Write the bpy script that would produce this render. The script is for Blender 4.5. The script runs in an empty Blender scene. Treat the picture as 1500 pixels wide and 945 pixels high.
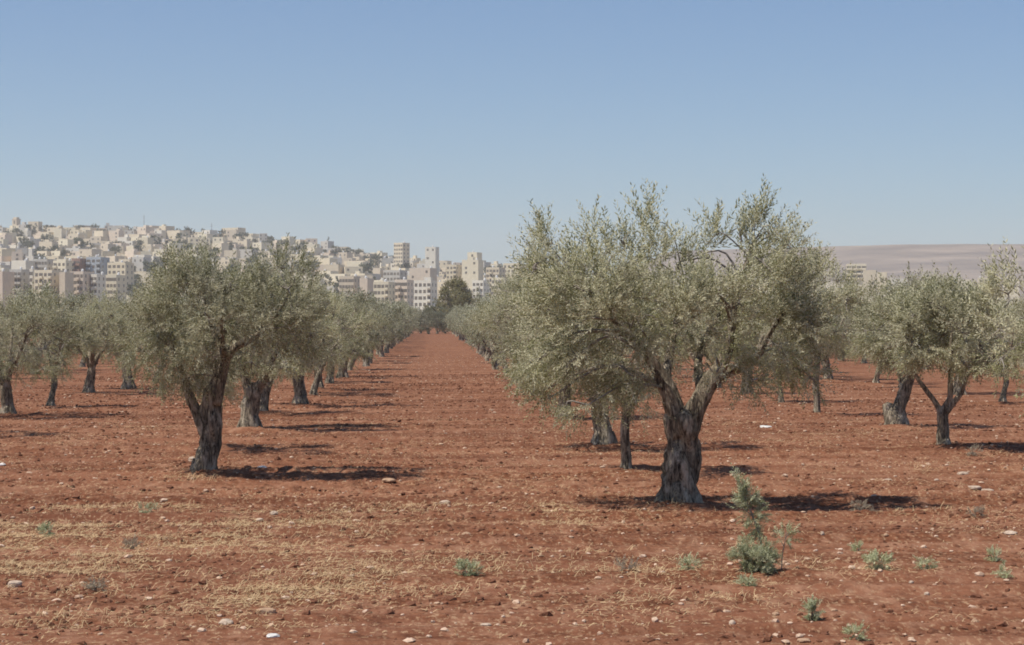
import bpy, math, random
import numpy as np
from mathutils import Vector, Matrix

# ---------------------------------------------------------------- basics
S = bpy.context.scene
COL = S.collection
FPX = 3000.0            # focal length in photo pixels (photo 1500 wide)
CAMH = 2.8
HORIZ = 465.0
TH = math.atan(115.0 / FPX)      # the camera looks a little to the right of the rows
FW = np.array([math.sin(TH), math.cos(TH)])
RT = np.array([math.cos(TH), -math.sin(TH)])
SUN_EL, SUN_AZ = 60.0, 249.0      # azimuth clockwise from +Y


def W(px, D, z=0.0):
    """world point at lateral photo column px, distance D along the view axis"""
    xc = (px - 750.0) * D / FPX
    p = D * FW + xc * RT
    return (float(p[0]), float(p[1]), z)


def dist_of(py):
    return FPX * CAMH / (py - HORIZ)


def G(px, py):
    """world point on the flat ground seen at photo pixel px, py"""
    return W(px, dist_of(py), 0.0)


# ---------------------------------------------------------------- numpy noise
def _hash(ix, iy, seed):
    h = (ix.astype(np.int64) * 374761393 + iy.astype(np.int64) * 668265263 + seed * 1442695041) & 0xFFFFFFFF
    h = ((h ^ (h >> 13)) * 1274126177) & 0xFFFFFFFF
    h = h ^ (h >> 16)
    return (h & 0xFFFF) / 65535.0


def vnoise(x, y, seed=0):
    x = np.asarray(x, float); y = np.asarray(y, float)
    ix = np.floor(x); iy = np.floor(y)
    fx = x - ix; fy = y - iy
    fx = fx * fx * (3 - 2 * fx); fy = fy * fy * (3 - 2 * fy)
    a = _hash(ix, iy, seed); b = _hash(ix + 1, iy, seed)
    c = _hash(ix, iy + 1, seed); d = _hash(ix + 1, iy + 1, seed)
    return (a + (b - a) * fx) * (1 - fy) + (c + (d - c) * fx) * fy - 0.5


def fbm(x, y, seed=0, octs=4):
    t = 0; amp = 1.0; f = 1.0
    for k in range(octs):
        t = t + amp * vnoise(x * f, y * f, seed + 17 * k)
        amp *= 0.5; f *= 2.03
    return t


# ---------------------------------------------------------------- mesh helpers
def np_mesh(name, verts, quads=None, tris=None, attr=None, smooth=False, mids=None):
    me = bpy.data.meshes.new(name)
    verts = np.asarray(verts, dtype=np.float32).reshape(-1, 3)
    nq = 0 if quads is None else len(quads)
    nt = 0 if tris is None else len(tris)
    me.vertices.add(len(verts))
    me.vertices.foreach_set("co", verts.ravel())
    parts = []; starts = []; n = 0
    if nq:
        q = np.asarray(quads, dtype=np.int32); parts.append(q.ravel()); starts.append(np.arange(nq) * 4); n = nq * 4
    if nt:
        t = np.asarray(tris, dtype=np.int32); parts.append(t.ravel()); starts.append(n + np.arange(nt) * 3)
    loops = np.concatenate(parts).astype(np.int32)
    st = np.concatenate(starts).astype(np.int32)
    me.loops.add(len(loops)); me.loops.foreach_set("vertex_index", loops)
    me.polygons.add(len(st)); me.polygons.foreach_set("loop_start", st)
    me.polygons.foreach_set("use_smooth", np.full(len(st), bool(smooth)))
    if mids is not None:
        me.polygons.foreach_set("material_index", np.asarray(mids, dtype=np.int32))
    if attr is not None:
        a = me.attributes.new("tint", 'FLOAT', 'POINT')
        a.data.foreach_set("value", np.asarray(attr, dtype=np.float32))
    me.update(calc_edges=True)
    me.validate()
    return me


class MB:
    """collects boxes, tubes and lumps into one mesh"""
    def __init__(self):
        self.v = []; self.q = []; self.t = []; self.n = 0

    def add(self, v, q=None, t=None):
        v = np.asarray(v, float).reshape(-1, 3)
        if q is not None and len(q):
            self.q.append(np.asarray(q) + self.n)
        if t is not None and len(t):
            self.t.append(np.asarray(t) + self.n)
        self.v.append(v); self.n += len(v)
        return self

    def box(self, x0, x1, y0, y1, z0, z1):
        v = [(x, y, z) for z in (z0, z1) for y in (y0, y1) for x in (x0, x1)]
        q = [(0, 2, 3, 1), (4, 5, 7, 6), (0, 1, 5, 4), (1, 3, 7, 5), (3, 2, 6, 7), (2, 0, 4, 6)]
        return self.add(v, q)

    def cyl(self, x, y, z0, z1, r, n=12, r2=None):
        r2 = r if r2 is None else r2
        a = np.linspace(0, 2 * np.pi, n, endpoint=False)
        lo = np.stack([x + r * np.cos(a), y + r * np.sin(a), np.full(n, z0)], 1)
        hi = np.stack([x + r2 * np.cos(a), y + r2 * np.sin(a), np.full(n, z1)], 1)
        i = np.arange(n); j = (i + 1) % n
        v = np.concatenate([lo, hi, [[x, y, z0], [x, y, z1]]])
        self.add(v, np.stack([i, j, j + n, i + n], 1),
                 np.concatenate([np.stack([j, i, np.full(n, 2 * n)], 1), np.stack([i + n, j + n, np.full(n, 2 * n + 1)], 1)]))
        return self

    def tube(self, pts, rad, nseg=10, gnarl=0.0, seed=0, ridges=5, cap=True):
        """a bent, tapering tube through pts; gnarl gives lengthwise ridges and lumps"""
        pts = np.asarray(pts, float); rad = np.asarray(rad, float)
        m = len(pts)
        tan = np.gradient(pts, axis=0)
        tan /= np.linalg.norm(tan, axis=1)[:, None] + 1e-9
        ref = np.array([0.0, 1.0, 0.0]) if abs(tan[0][1]) < 0.9 else np.array([1.0, 0, 0])
        V = []
        a = np.linspace(0, 2 * np.pi, nseg, endpoint=False)
        s = np.concatenate([[0], np.cumsum(np.linalg.norm(np.diff(pts, axis=0), axis=1))])
        for k in range(m):
            u = np.cross(ref, tan[k]); u /= np.linalg.norm(u) + 1e-9
            w = np.cross(tan[k], u); ref = w
            r = np.full(nseg, rad[k])
            if gnarl > 0:
                tw = a + 0.9 * s[k]
                rid = sum(np.cos(j * tw + seed * j + 1.3 * math.sin(1.7 * s[k] * j + seed)) / (1 + 0.35 * j) for j in range(2, ridges + 4)) * 0.35
                ca, sa = np.cos(a), np.sin(a)
                lump = vnoise(ca * 1.6 + s[k] * 2.3 + seed * 3.1, sa * 1.6 + s[k] * 1.9, seed) * 1.6 \
                    + vnoise(ca * 3.6 + s[k] * 5.3 + seed * 1.7, sa * 3.6 - s[k] * 4.4, seed + 5) * 0.9
                r = r * (1 + gnarl * (0.50 * rid + 1.0 * lump))
            V.append(pts[k] + np.cos(a)[:, None] * r[:, None] * u + np.sin(a)[:, None] * r[:, None] * w)
        V = np.concatenate(V)
        i = np.arange(nseg); j = (i + 1) % nseg
        q = np.concatenate([np.stack([k * nseg + i, k * nseg + j, (k + 1) * nseg + j, (k + 1) * nseg + i], 1) for k in range(m - 1)])
        t = None
        if cap:
            V = np.concatenate([V, [pts[-1] + tan[-1] * rad[-1] * 0.4, pts[0]]])
            b = (m - 1) * nseg
            t = np.concatenate([np.stack([b + i, b + j, np.full(nseg, m * nseg)], 1),
                                np.stack([j, i, np.full(nseg, m * nseg + 1)], 1)])
        return self.add(V, q, t)

    def mesh(self, name, smooth=False, attr=None):
        return np_mesh(name, np.concatenate(self.v), np.concatenate(self.q) if self.q else None,
                       np.concatenate(self.t) if self.t else None, attr, smooth)


def spline(ctrl, n):
    """Catmull-Rom through control rows (any number of columns)"""
    c = np.asarray(ctrl, float)
    c = np.vstack([2 * c[0] - c[1], c, 2 * c[-1] - c[-2]])
    out = []
    m = len(c) - 3
    for t in np.linspace(0, m, n):
        k = min(int(t), m - 1); u = t - k
        p0, p1, p2, p3 = c[k:k + 4]
        out.append(0.5 * (2 * p1 + (p2 - p0) * u + (2 * p0 - 5 * p1 + 4 * p2 - p3) * u * u + (3 * p1 - p0 - 3 * p2 + p3) * u ** 3))
    return np.array(out)


def obj(name, me, mat, parent=None, loc=None, rz=0.0):
    o = bpy.data.objects.new(name, me)
    COL.objects.link(o)
    if mat is not None and not me.materials:
        me.materials.append(mat)
    if parent is not None:
        o.parent = parent
    if loc is not None:
        o.location = loc
    o.rotation_euler = (0, 0, rz)
    return o


def empty(name, loc, rz=0.0, sc=1.0):
    o = bpy.data.objects.new(name, None)
    COL.objects.link(o)
    o.empty_display_size = 0.3
    o.location = loc; o.rotation_euler = (0, 0, rz); o.scale = (sc, sc, sc)
    return o


def tag(o, label=None, cat=None, group=None, kind=None):
    for k, v in (("label", label), ("category", cat), ("group", group), ("kind", kind)):
        if v:
            o[k] = v
    return o


# ---------------------------------------------------------------- materials
def new_mat(name):
    m = bpy.data.materials.new(name); m.use_nodes = True
    nt = m.node_tree
    for n in list(nt.nodes):
        nt.nodes.remove(n)
    out = nt.nodes.new("ShaderNodeOutputMaterial")
    return m, nt, out


def N(nt, typ, **kw):
    n = nt.nodes.new(typ)
    for k, v in kw.items():
        if k in n.inputs.keys():
            n.inputs[k].default_value = v
        else:
            setattr(n, k, v)
    return n


def ramp(nt, fac, stops):
    r = nt.nodes.new("ShaderNodeValToRGB")
    e = r.color_ramp.elements
    while len(e) < len(stops):
        e.new(0.5)
    for k, (p, c) in enumerate(stops):
        e[k].position = p
        e[k].color = (*c, 1) if len(c) == 3 else c
    nt.links.new(fac, r.inputs[0])
    return r.outputs[0]


def mixc(nt, fac, a, b, blend='MIX'):
    m = nt.nodes.new("ShaderNodeMix"); m.data_type = 'RGBA'; m.blend_type = blend
    for sock, v in ((m.inputs[0], fac), (m.inputs[6], a), (m.inputs[7], b)):
        if isinstance(v, (int, float)):
            sock.default_value = v
        elif isinstance(v, tuple):
            sock.default_value = (*v, 1)
        else:
            nt.links.new(v, sock)
    return m.outputs[2]


def noise(nt, vec, scale, detail=4, rough=0.55):
    n = nt.nodes.new("ShaderNodeTexNoise")
    n.inputs["Scale"].default_value = scale; n.inputs["Detail"].default_value = detail
    n.inputs["Roughness"].default_value = rough
    nt.links.new(vec, n.inputs["Vector"])
    return n.outputs[0]


def mapping(nt, vec, scale):
    m = nt.nodes.new("ShaderNodeMapping"); m.inputs["Scale"].default_value = scale
    nt.links.new(vec, m.inputs["Vector"])
    return m.outputs[0]


def leaf_mat(name, top_lo, top_hi, under, trans=0.28, rough=0.5):
    """leaf: darker glossy upper face, paler under face, some light through it"""
    m, nt, out = new_mat(name)
    at = N(nt, "ShaderNodeAttribute", attribute_name="tint")
    geo = N(nt, "ShaderNodeNewGeometry")
    c = ramp(nt, at.outputs["Fac"], [(0.0, top_lo), (0.75, top_hi), (1.0, tuple(min(1, x * 1.25) for x in top_hi))])
    c2 = mixc(nt, geo.outputs["Backfacing"], c, under)
    oi = N(nt, "ShaderNodeObjectInfo")
    hsv = N(nt, "ShaderNodeHueSaturation")
    mr = N(nt, "ShaderNodeMapRange"); mr.inputs[3].default_value = 0.85; mr.inputs[4].default_value = 1.15
    nt.links.new(oi.outputs["Random"], mr.inputs[0])
    nt.links.new(mr.outputs[0], hsv.inputs["Value"]); nt.links.new(c2, hsv.inputs["Color"])
    b = N(nt, "ShaderNodeBsdfPrincipled", Roughness=rough)
    b.inputs["Specular IOR Level"].default_value = 0.35
    nt.links.new(hsv.outputs[0], b.inputs["Base Color"])
    tr = N(nt, "ShaderNodeBsdfTranslucent")
    nt.links.new(hsv.outputs[0], tr.inputs["Color"])
    mx = N(nt, "ShaderNodeMixShader"); mx.inputs[0].default_value = trans
    nt.links.new(b.outputs[0], mx.inputs[1]); nt.links.new(tr.outputs[0], mx.inputs[2])
    nt.links.new(mx.outputs[0], out.inputs[0])
    return m


def rough_mat(name, stops, scale=3.0, bump=0.0, bscale=20.0, stretch=(1, 1, 1), rough=0.9, rnd=0.0, coord="Object"):
    m, nt, out = new_mat(name)
    tc = N(nt, "ShaderNodeTexCoord")
    v = mapping(nt, tc.outputs[coord], stretch)
    c = ramp(nt, noise(nt, v, scale, 6, 0.62), stops)
    if rnd > 0:
        oi = N(nt, "ShaderNodeObjectInfo"); hsv = N(nt, "ShaderNodeHueSaturation")
        mr = N(nt, "ShaderNodeMapRange"); mr.inputs[3].default_value = 1 - rnd; mr.inputs[4].default_value = 1 + rnd
        nt.links.new(oi.outputs["Random"], mr.inputs[0]); nt.links.new(mr.outputs[0], hsv.inputs["Value"])
        nt.links.new(c, hsv.inputs["Color"]); c = hsv.outputs[0]
    b = N(nt, "ShaderNodeBsdfPrincipled", Roughness=rough)
    b.inputs["Specular IOR Level"].default_value = 0.2
    nt.links.new(c, b.inputs["Base Color"])
    if bump > 0:
        bp = N(nt, "ShaderNodeBump"); bp.inputs["Strength"].default_value = bump; bp.inputs["Distance"].default_value = 0.05
        nt.links.new(noise(nt, v, bscale, 6, 0.65), bp.inputs["Height"]); nt.links.new(bp.outputs[0], b.inputs["Normal"])
    nt.links.new(b.outputs[0], out.inputs[0])
    return m


M = {}
M["leaf"] = leaf_mat("olive_leaf", (0.150, 0.155, 0.068), (0.385, 0.375, 0.19), (0.535, 0.51, 0.345), 0.38)
M["leaf_far"] = leaf_mat("olive_leaf_far", (0.145, 0.152, 0.078), (0.33, 0.335, 0.195), (0.46, 0.45, 0.325), 0.38)
M["leaf_dark"] = leaf_mat("broadleaf", (0.10, 0.10, 0.036), (0.22, 0.20, 0.075), (0.26, 0.24, 0.11))
M["leaf_town"] = leaf_mat("town_leaf", (0.05, 0.056, 0.03), (0.11, 0.115, 0.062), (0.13, 0.14, 0.085))
M["leaf_weed"] = leaf_mat("weed_leaf", (0.235, 0.265, 0.125), (0.45, 0.475, 0.255), (0.52, 0.53, 0.335))
M["leaf_dry"] = leaf_mat("dry_leaf", (0.20, 0.16, 0.11), (0.38, 0.31, 0.22), (0.40, 0.34, 0.25))


def bark_material():
    m, nt, out = new_mat("olive_bark")
    tc = N(nt, "ShaderNodeTexCoord")
    v = mapping(nt, tc.outputs["Object"], (11, 11, 1.7))
    n1n = N(nt, "ShaderNodeTexNoise", Scale=1.9, Detail=9, Roughness=0.72, Distortion=0.9)
    nt.links.new(v, n1n.inputs["Vector"]); n1 = n1n.outputs[0]
    c1 = ramp(nt, n1, [(0.36, (0.023, 0.018, 0.013)), (0.45, (0.115, 0.092, 0.066)), (0.54, (0.30, 0.25, 0.18)), (0.68, (0.54, 0.46, 0.34))])
    n2 = noise(nt, mapping(nt, tc.outputs["Object"], (1.5, 1.5, .8)), 3.2, 5, 0.6)
    p = ramp(nt, n2, [(0.52, (0, 0, 0)), (0.60, (1, 1, 1))])
    pale = ramp(nt, n1, [(0.36, (0.10, 0.085, 0.066)), (0.46, (0.37, 0.31, 0.235)), (0.62, (0.63, 0.53, 0.40))])  # pale bark patches, strengthened in colour to read as sunlit wood
    c3 = mixc(nt, p, c1, pale)
    b = N(nt, "ShaderNodeBsdfPrincipled", Roughness=0.92)
    b.inputs["Specular IOR Level"].default_value = 0.15
    nt.links.new(c3, b.inputs["Base Color"])
    bp = N(nt, "ShaderNodeBump"); bp.inputs["Strength"].default_value = 1.0; bp.inputs["Distance"].default_value = 0.06
    nt.links.new(n1, bp.inputs["Height"]); nt.links.new(bp.outputs[0], b.inputs["Normal"])
    nt.links.new(b.outputs[0], out.inputs[0])
    return m


M["bark"] = bark_material()
M["twig"] = rough_mat("twig", [(0.3, (0.16, 0.14, 0.12)), (0.7, (0.34, 0.30, 0.25))], 9)


def soil_material():
    m, nt, out = new_mat("red_soil")
    tc = N(nt, "ShaderNodeTexCoord")
    P = tc.outputs["Object"]
    fine = noise(nt, P, 9.0, 8, 0.7)
    base = ramp(nt, fine, [(0.32, (0.070, 0.026, 0.0135)), (0.5, (0.155, 0.059, 0.030)), (0.68, (0.290, 0.130, 0.070))])
    fur = noise(nt, mapping(nt, P, (0.10, 1.15, 1)), 1.0, 5, 0.6)
    c = mixc(nt, ramp(nt, fur, [(0.44, (0, 0, 0)), (0.60, (0.8, 0.8, 0.8))]), base, (0.240, 0.103, 0.058))
    mot = noise(nt, mapping(nt, P, (2.6, 1.3, 1)), 1.0, 7, 0.7)
    c = mixc(nt, ramp(nt, mot, [(0.50, (0, 0, 0)), (0.66, (0.85, 0.85, 0.85))]), c, (0.340, 0.182, 0.112))
    c = mixc(nt, ramp(nt, mot, [(0.30, (0.8, 0.8, 0.8)), (0.44, (0, 0, 0))]), c, (0.075, 0.028, 0.015))
    big = noise(nt, mapping(nt, P, (0.10, 0.16, 1)), 1.0, 4, 0.6)
    c = mixc(nt, ramp(nt, big, [(0.42, (0, 0, 0)), (0.75, (0.55, 0.55, 0.55))]), c, (0.132, 0.048, 0.026))
    band = noise(nt, mapping(nt, P, (0.045, 0.62, 1)), 1.0, 6, 0.65)
    c = mixc(nt, ramp(nt, band, [(0.34, (0.75, 0.75, 0.75)), (0.47, (0, 0, 0))]), c, (0.105, 0.037, 0.020))
    c = mixc(nt, ramp(nt, band, [(0.53, (0, 0, 0)), (0.66, (0.75, 0.75, 0.75))]), c, (0.285, 0.140, 0.083))
    # fine chaff and pale crumbs lying on the soil
    ch = noise(nt, mapping(nt, P, (20, 9, 9)), 1.0, 3, 0.6)
    pat = noise(nt, mapping(nt, P, (0.28, 0.5, 1)), 1.0, 5, 0.65)
    mul = N(nt, "ShaderNodeMath", operation='MULTIPLY')
    nt.links.new(ramp(nt, ch, [(0.54, (0, 0, 0)), (0.66, (1, 1, 1))]), mul.inputs[0])
    nt.links.new(ramp(nt, pat, [(0.38, (0.25, 0.25, 0.25)), (0.62, (0.85, 0.85, 0.85))]), mul.inputs[1])
    c = mixc(nt, mul.outputs[0], c, (0.42, 0.275, 0.165))
    b = N(nt, "ShaderNodeBsdfPrincipled", Roughness=0.97)
    b.inputs["Specular IOR Level"].default_value = 0.08
    nt.links.new(c, b.inputs["Base Color"])
    bp = N(nt, "ShaderNodeBump"); bp.inputs["Strength"].default_value = 0.9; bp.inputs["Distance"].default_value = 0.05
    nt.links.new(noise(nt, P, 6.0, 9, 0.68), bp.inputs["Height"]); nt.links.new(bp.outputs[0], b.inputs["Normal"])
    nt.links.new(b.outputs[0], out.inputs[0])
    return m


M["soil"] = soil_material()
M["clod"] = rough_mat("soil_clod", [(0.3, (0.105, 0.041, 0.022)), (0.7, (0.25, 0.108, 0.060))], 7, 0.5, 30)
M["straw"] = leaf_mat("straw", (0.36, 0.225, 0.115), (0.70, 0.51, 0.29), (0.60, 0.43, 0.24), 0.18, 0.7)
M["crumb"] = rough_mat("pale_crumb", [(.3, (.42, .27, .18)), (.7, (.64, .48, .36))], 8)
M["stone"] = rough_mat("limestone", [(0.3, (0.36, 0.26, 0.19)), (0.7, (0.56, 0.45, 0.35))], 8, 0.5, 25, rnd=0.15)
M["stone_tan"] = rough_mat("tan_stone", [(0.3, (0.34, 0.21, 0.13)), (0.7, (0.48, 0.32, 0.21))], 8, 0.5, 25)
M["plastic"] = rough_mat("white_plastic", [(0.3, (0.55, 0.53, 0.49)), (0.7, (0.70, 0.68, 0.64))], 6, 0.0, 10, rough=0.4)


# ---------------------------------------------------------------- olive trees
RNG = np.random.default_rng(7)


def sprig_templates(nt=18, pairs=11, seed=3, length=0.36, ll=0.074, lw=0.0165):
    """twigs with opposite leaves; each leaf is a folded, pointed four-vertex blade"""
    rng = np.random.default_rng(seed)
    T = []
    for k in range(nt):
        bend = rng.uniform(-0.35, 0.35, 2)
        L = []
        for p in range(pairs):
            t = (p + 0.6) / pairs
            c = np.array([bend[0] * t * t * length, bend[1] * t * t * length, t * length])
            for s in (0, 1):
                az = p * 1.57 + s * math.pi + rng.uniform(-0.5, 0.5)
                el = rng.uniform(0.45, 1.05)          # angle away from the stem
                d = np.array([math.cos(az) * math.sin(el), math.sin(az) * math.sin(el), math.cos(el)])
                side = np.cross(d, [0, 0, 1.0]); side /= np.linalg.norm(side) + 1e-9
                nrm = np.cross(side, d)
                roll = rng.uniform(-0.7, 0.7)
                side = side * math.cos(roll) + nrm * math.sin(roll)
                nrm = np.cross(side, d)
                l = ll * rng.uniform(0.7, 1.15) * (0.75 + 0.25 * math.sin(math.pi * t)); w = lw * rng.uniform(0.8, 1.2)
                a = c; b = c + d * l
                mid = c + d * l * 0.5 - nrm * l * 0.05
                L.append([a, mid - side * w * 0.5, b, mid + side * w * 0.5])
        T.append(L)
    return np.array(T)           # nt, leaves, 4, 3


TPL = sprig_templates()
TPL_FAR = sprig_templates(12, 5, 5, 0.42, 0.15, 0.046)
TPL_MID = sprig_templates(16, 8, 4, 0.38, 0.092, 0.022)


def crown_mesh(name, clumps, nleaf, rng, tpl=TPL, sub=8, raw=False):
    """clumps: rows cx cy cz rx ry rz shoot"""
    cl = np.asarray(clumps, float)
    w = (cl[:, 3] * cl[:, 4] * cl[:, 5]) ** 0.75 * np.where(cl[:, 6] > 1.05, 2.2, 1.0)
    # every clump breaks up into smaller tufts
    tc, tr, tp, tt = [], [], [], []
    for k in range(len(cl)):
        m = max(3, int(sub))
        d = rng.normal(size=(m, 3)); d /= np.linalg.norm(d, axis=1)[:, None]
        rr = rng.uniform(0.25, 0.72, m)[:, None]
        tc.append(cl[k, :3] + d * rr * cl[k, 3:6])
        tr.append(np.tile(cl[k, 3:6], (m, 1)) * rng.uniform(0.30, 0.52, (m, 1)))
        tp.append(np.full(m, w[k] / m) * rng.uniform(0.5, 1.4, m))
        tt.append(rng.uniform(-0.24, 0.24, m))
    tc = np.concatenate(tc); tr = np.concatenate(tr); tp = np.concatenate(tp); tt = np.concatenate(tt)
    own = np.repeat(np.arange(len(cl)), max(3, int(sub)))
    nl = tpl.shape[1]
    n = max(1, int(nleaf / nl))
    idx = rng.choice(len(tc), n, p=tp / tp.sum())
    d = rng.normal(size=(n, 3)); d /= np.linalg.norm(d, axis=1)[:, None]
    p = tc[idx] + d * tr[idx] * (rng.uniform(0, 1, n) ** 0.45)[:, None]
    oc = cl[own[idx]]
    outw = (p - oc[:, :3]) / oc[:, 3:6]
    outw /= np.linalg.norm(outw, axis=1)[:, None] + 1e-6
    ctr = np.average(cl[:, :3], axis=0, weights=w)
    glob = p - ctr; glob /= np.linalg.norm(glob, axis=1)[:, None] + 1e-6
    up = np.zeros((n, 3)); up[:, 2] = 1
    shoot = oc[:, 6]
    zrel = glob[:, 2]
    rise = np.where(zrel > -0.15, 0.45 + 0.75 * shoot, -0.35)
    dirv = 0.55 * outw + 0.5 * glob + up * (rise * rng.uniform(0.3, 1.3, n))[:, None] + 0.42 * rng.normal(size=(n, 3))
    dirv /= np.linalg.norm(dirv, axis=1)[:, None] + 1e-6
    sc = rng.uniform(0.65, 1.2, n) * (1 + 0.40 * shoot * np.clip(zrel, 0, 1) * rng.uniform(0, 1.3, n) ** 2)
    # frame
    r = rng.normal(size=(n, 3))
    u = np.cross(dirv, r); u /= np.linalg.norm(u, axis=1)[:, None] + 1e-9
    v = np.cross(dirv, u)
    ti = rng.integers(0, len(tpl), n)
    t = tpl[ti]                                      # n, nl, 4, 3
    R = np.stack([u, v, dirv], axis=2)               # columns
    lens = np.stack([0.5 + 0.5 * sc, 0.5 + 0.5 * sc, sc], 1)
    V = np.einsum('nij,nlkj->nlki', R, t * lens[:, None, None, :]) + p[:, None, None, :]
    tint = np.clip(0.45 + tt[idx][:, None] + rng.uniform(-0.28, 0.28, (n, nl)) + rng.normal(0, 0.15, (n, 1)), 0, 1)
    verts = V.reshape(-1, 3)
    nf = n * nl
    q = np.arange(nf * 4).reshape(nf, 4)
    if raw:
        return verts, q, np.repeat(tint.ravel(), 4), tc
    return np_mesh(name, verts, q, attr=np.repeat(tint.ravel(), 4)), tc


def stem_part(ctrl, n=24, nseg=20, gnarl=0.25, seed=0):
    """ctrl rows: x y z r"""
    s = spline(ctrl, n)
    return s[:, :3], np.maximum(s[:, 3], 0.006)


def build_olive(stems, clumps, nleaf, seed, tpl=TPL, sub=8, twigs=True, gnarl=0.28, nseg=28, rings=34):
    """returns dict of part meshes: trunk, limbs (list), crown"""
    rng = np.random.default_rng(seed)
    b = MB()
    nodes = []
    limbs = []
    for k, ctrl in enumerate(stems):
        p, r = stem_part(ctrl, rings if k == 0 else max(12, rings // 2))
        if k == 0:
            b.tube(p, r, nseg, gnarl, seed, 5)
            if nseg > 12:
                for q in range(6):
                    a = q * 1.05 + rng.uniform(-.3, .3); r0 = r[2]; g = rng.uniform(1.0, 1.3)
                    c0 = np.array([p[0][0], p[0][1], 0])
                    dv = np.array([math.cos(a), math.sin(a), 0])
                    rt = spline(np.array([[*(c0 + dv * r0 * .42 + [0, 0, r0 * 1.1]), r0 * .32], [*(c0 + dv * r0 * .80 + [0, 0, r0 * .30]), r0 * .27], [*(c0 + dv * r0 * g + [0, 0, -.10]), r0 * .14]]), 8)
                    b.tube(rt[:, :3], rt[:, 3], 9, gnarl * .6, seed + q, 3)
        else:
            lb = MB(); lb.tube(p, r, max(8, nseg // 2), gnarl * 0.6, seed + k, 3); limbs.append(lb.mesh("limb", True))
        for a, c in zip(p, r):
            nodes.append((*a, c))
    nodes = np.array(nodes)
    lv, lq, lt, tufts = crown_mesh("crown", clumps, nleaf, rng, tpl, sub, True)
    tw = MB()
    top = nodes[rings:] if len(nodes) > rings else nodes
    top = top[(top[:, 3] < max(0.13, top[:, 3].min() * 1.5))]
    for c in clumps:
        c = np.asarray(c[:3], float)
        dd = np.linalg.norm(top[:, :3] - c, axis=1) + 0.6 * np.maximum(0, top[:, 2] - c[2])
        a = top[np.argmin(dd)]
        L = np.linalg.norm(c - a[:3])
        mid = (a[:3] + c) / 2 + rng.normal(0, 0.08, 3) + np.array([0, 0, 0.10 + 0.14 * L])
        r0 = min(a[3] * 0.5, 0.009 + 0.012 * L)
        s = spline(np.array([[*a[:3], r0], [*mid, r0 * 0.7], [*c, r0 * 0.35]]), 8)
        tw.tube(s[:, :3], s[:, 3], 6)
    if twigs:
        for i in rng.choice(len(tufts), min(len(tufts), 110), replace=False):
            k = i // max(3, int(sub))
            c = np.asarray(clumps[k][:3], float); e = tufts[i] + (tufts[i] - c) * 0.25
            mid = (c + e) / 2 + rng.normal(0, 0.05, 3)
            s = spline(np.array([[*c, 0.016], [*mid, 0.011], [*e, 0.005]]), 6)
            tw.tube(s[:, :3], s[:, 3], 4)
    tv = np.concatenate(tw.v); o = len(lv)
    tq = np.concatenate(tw.q) + o; tt = np.concatenate(tw.t) + o
    crown = np_mesh("crown", np.concatenate([lv, tv]), np.concatenate([lq, tq]), tt, np.concatenate([lt, np.zeros(len(tv))]), False,
                    np.concatenate([np.zeros(len(lq)), np.ones(len(tq) + len(tt))]))      # leaves and the twigs that carry them
    return {"trunk": b.mesh("trunk", True), "limbs": limbs, "crown": crown}


def plant_tree(parts, loc, rz, sc, label, group, leafmat="leaf", name="olive_tree", cat="olive tree", rnd_tilt=0):
    t = empty(name, loc, rz, sc)
    tag(t, label, cat, group)
    tk = obj("trunk", parts["trunk"], M["bark"], t)
    for l in parts["limbs"]:
        obj("limb", l, M["bark"], tk)
    if not parts["crown"].materials:
        parts["crown"].materials.append(M[leafmat]); parts["crown"].materials.append(M["twig"])
    obj("crown", parts["crown"], None, t)
    return t


def traced(base, s, stems_px, clumps_px, depth, seed, copies=2, sag=0):
    """photo pixels about the trunk base -> metres in the tree's own frame (x right, y away, z up)"""
    rng = np.random.default_rng(seed)
    bx, by = base
    st = []
    for ctrl in stems_px:
        st.append([((x - bx) * s, yy, (by - y) * s, r) for (x, y, yy, r) in ctrl])
    cl = []
    xs = np.array([c[0] for c in clumps_px]); x0, x1 = xs.min(), xs.max()
    ys = np.array([c[1] for c in clumps_px]); y0, y1 = ys.min(), ys.max()
    for (x, y, rx, ry, sh) in clumps_px:
        y = y + sag * min(1, sh)
        u = (x - (x0 + x1) / 2) / max(1, (x1 - x0) / 2); v = (y - (y0 + y1) / 2) / max(1, (y1 - y0) / 2)
        half = depth * math.sqrt(max(0.10, 1 - 0.75 * u * u - 0.35 * v * v))
        for k in range(1 if sh > 1.05 else copies):
            f = 0.0 if sh > 1.05 else (k + 0.5) / copies * 2 - 1
            yy = half * f + rng.uniform(-0.25, 0.25)
            g = 1.0 if k == 0 else 0.92
            cl.append(((x - bx) * s + rng.uniform(-0.1, 0.1), yy, (by - y) * s + rng.uniform(-0.1, 0.1),
                       rx * s * g, (rx + ry) * 0.5 * s * 0.95, ry * s * g, sh))
    return st, cl


TREES = 0
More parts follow.
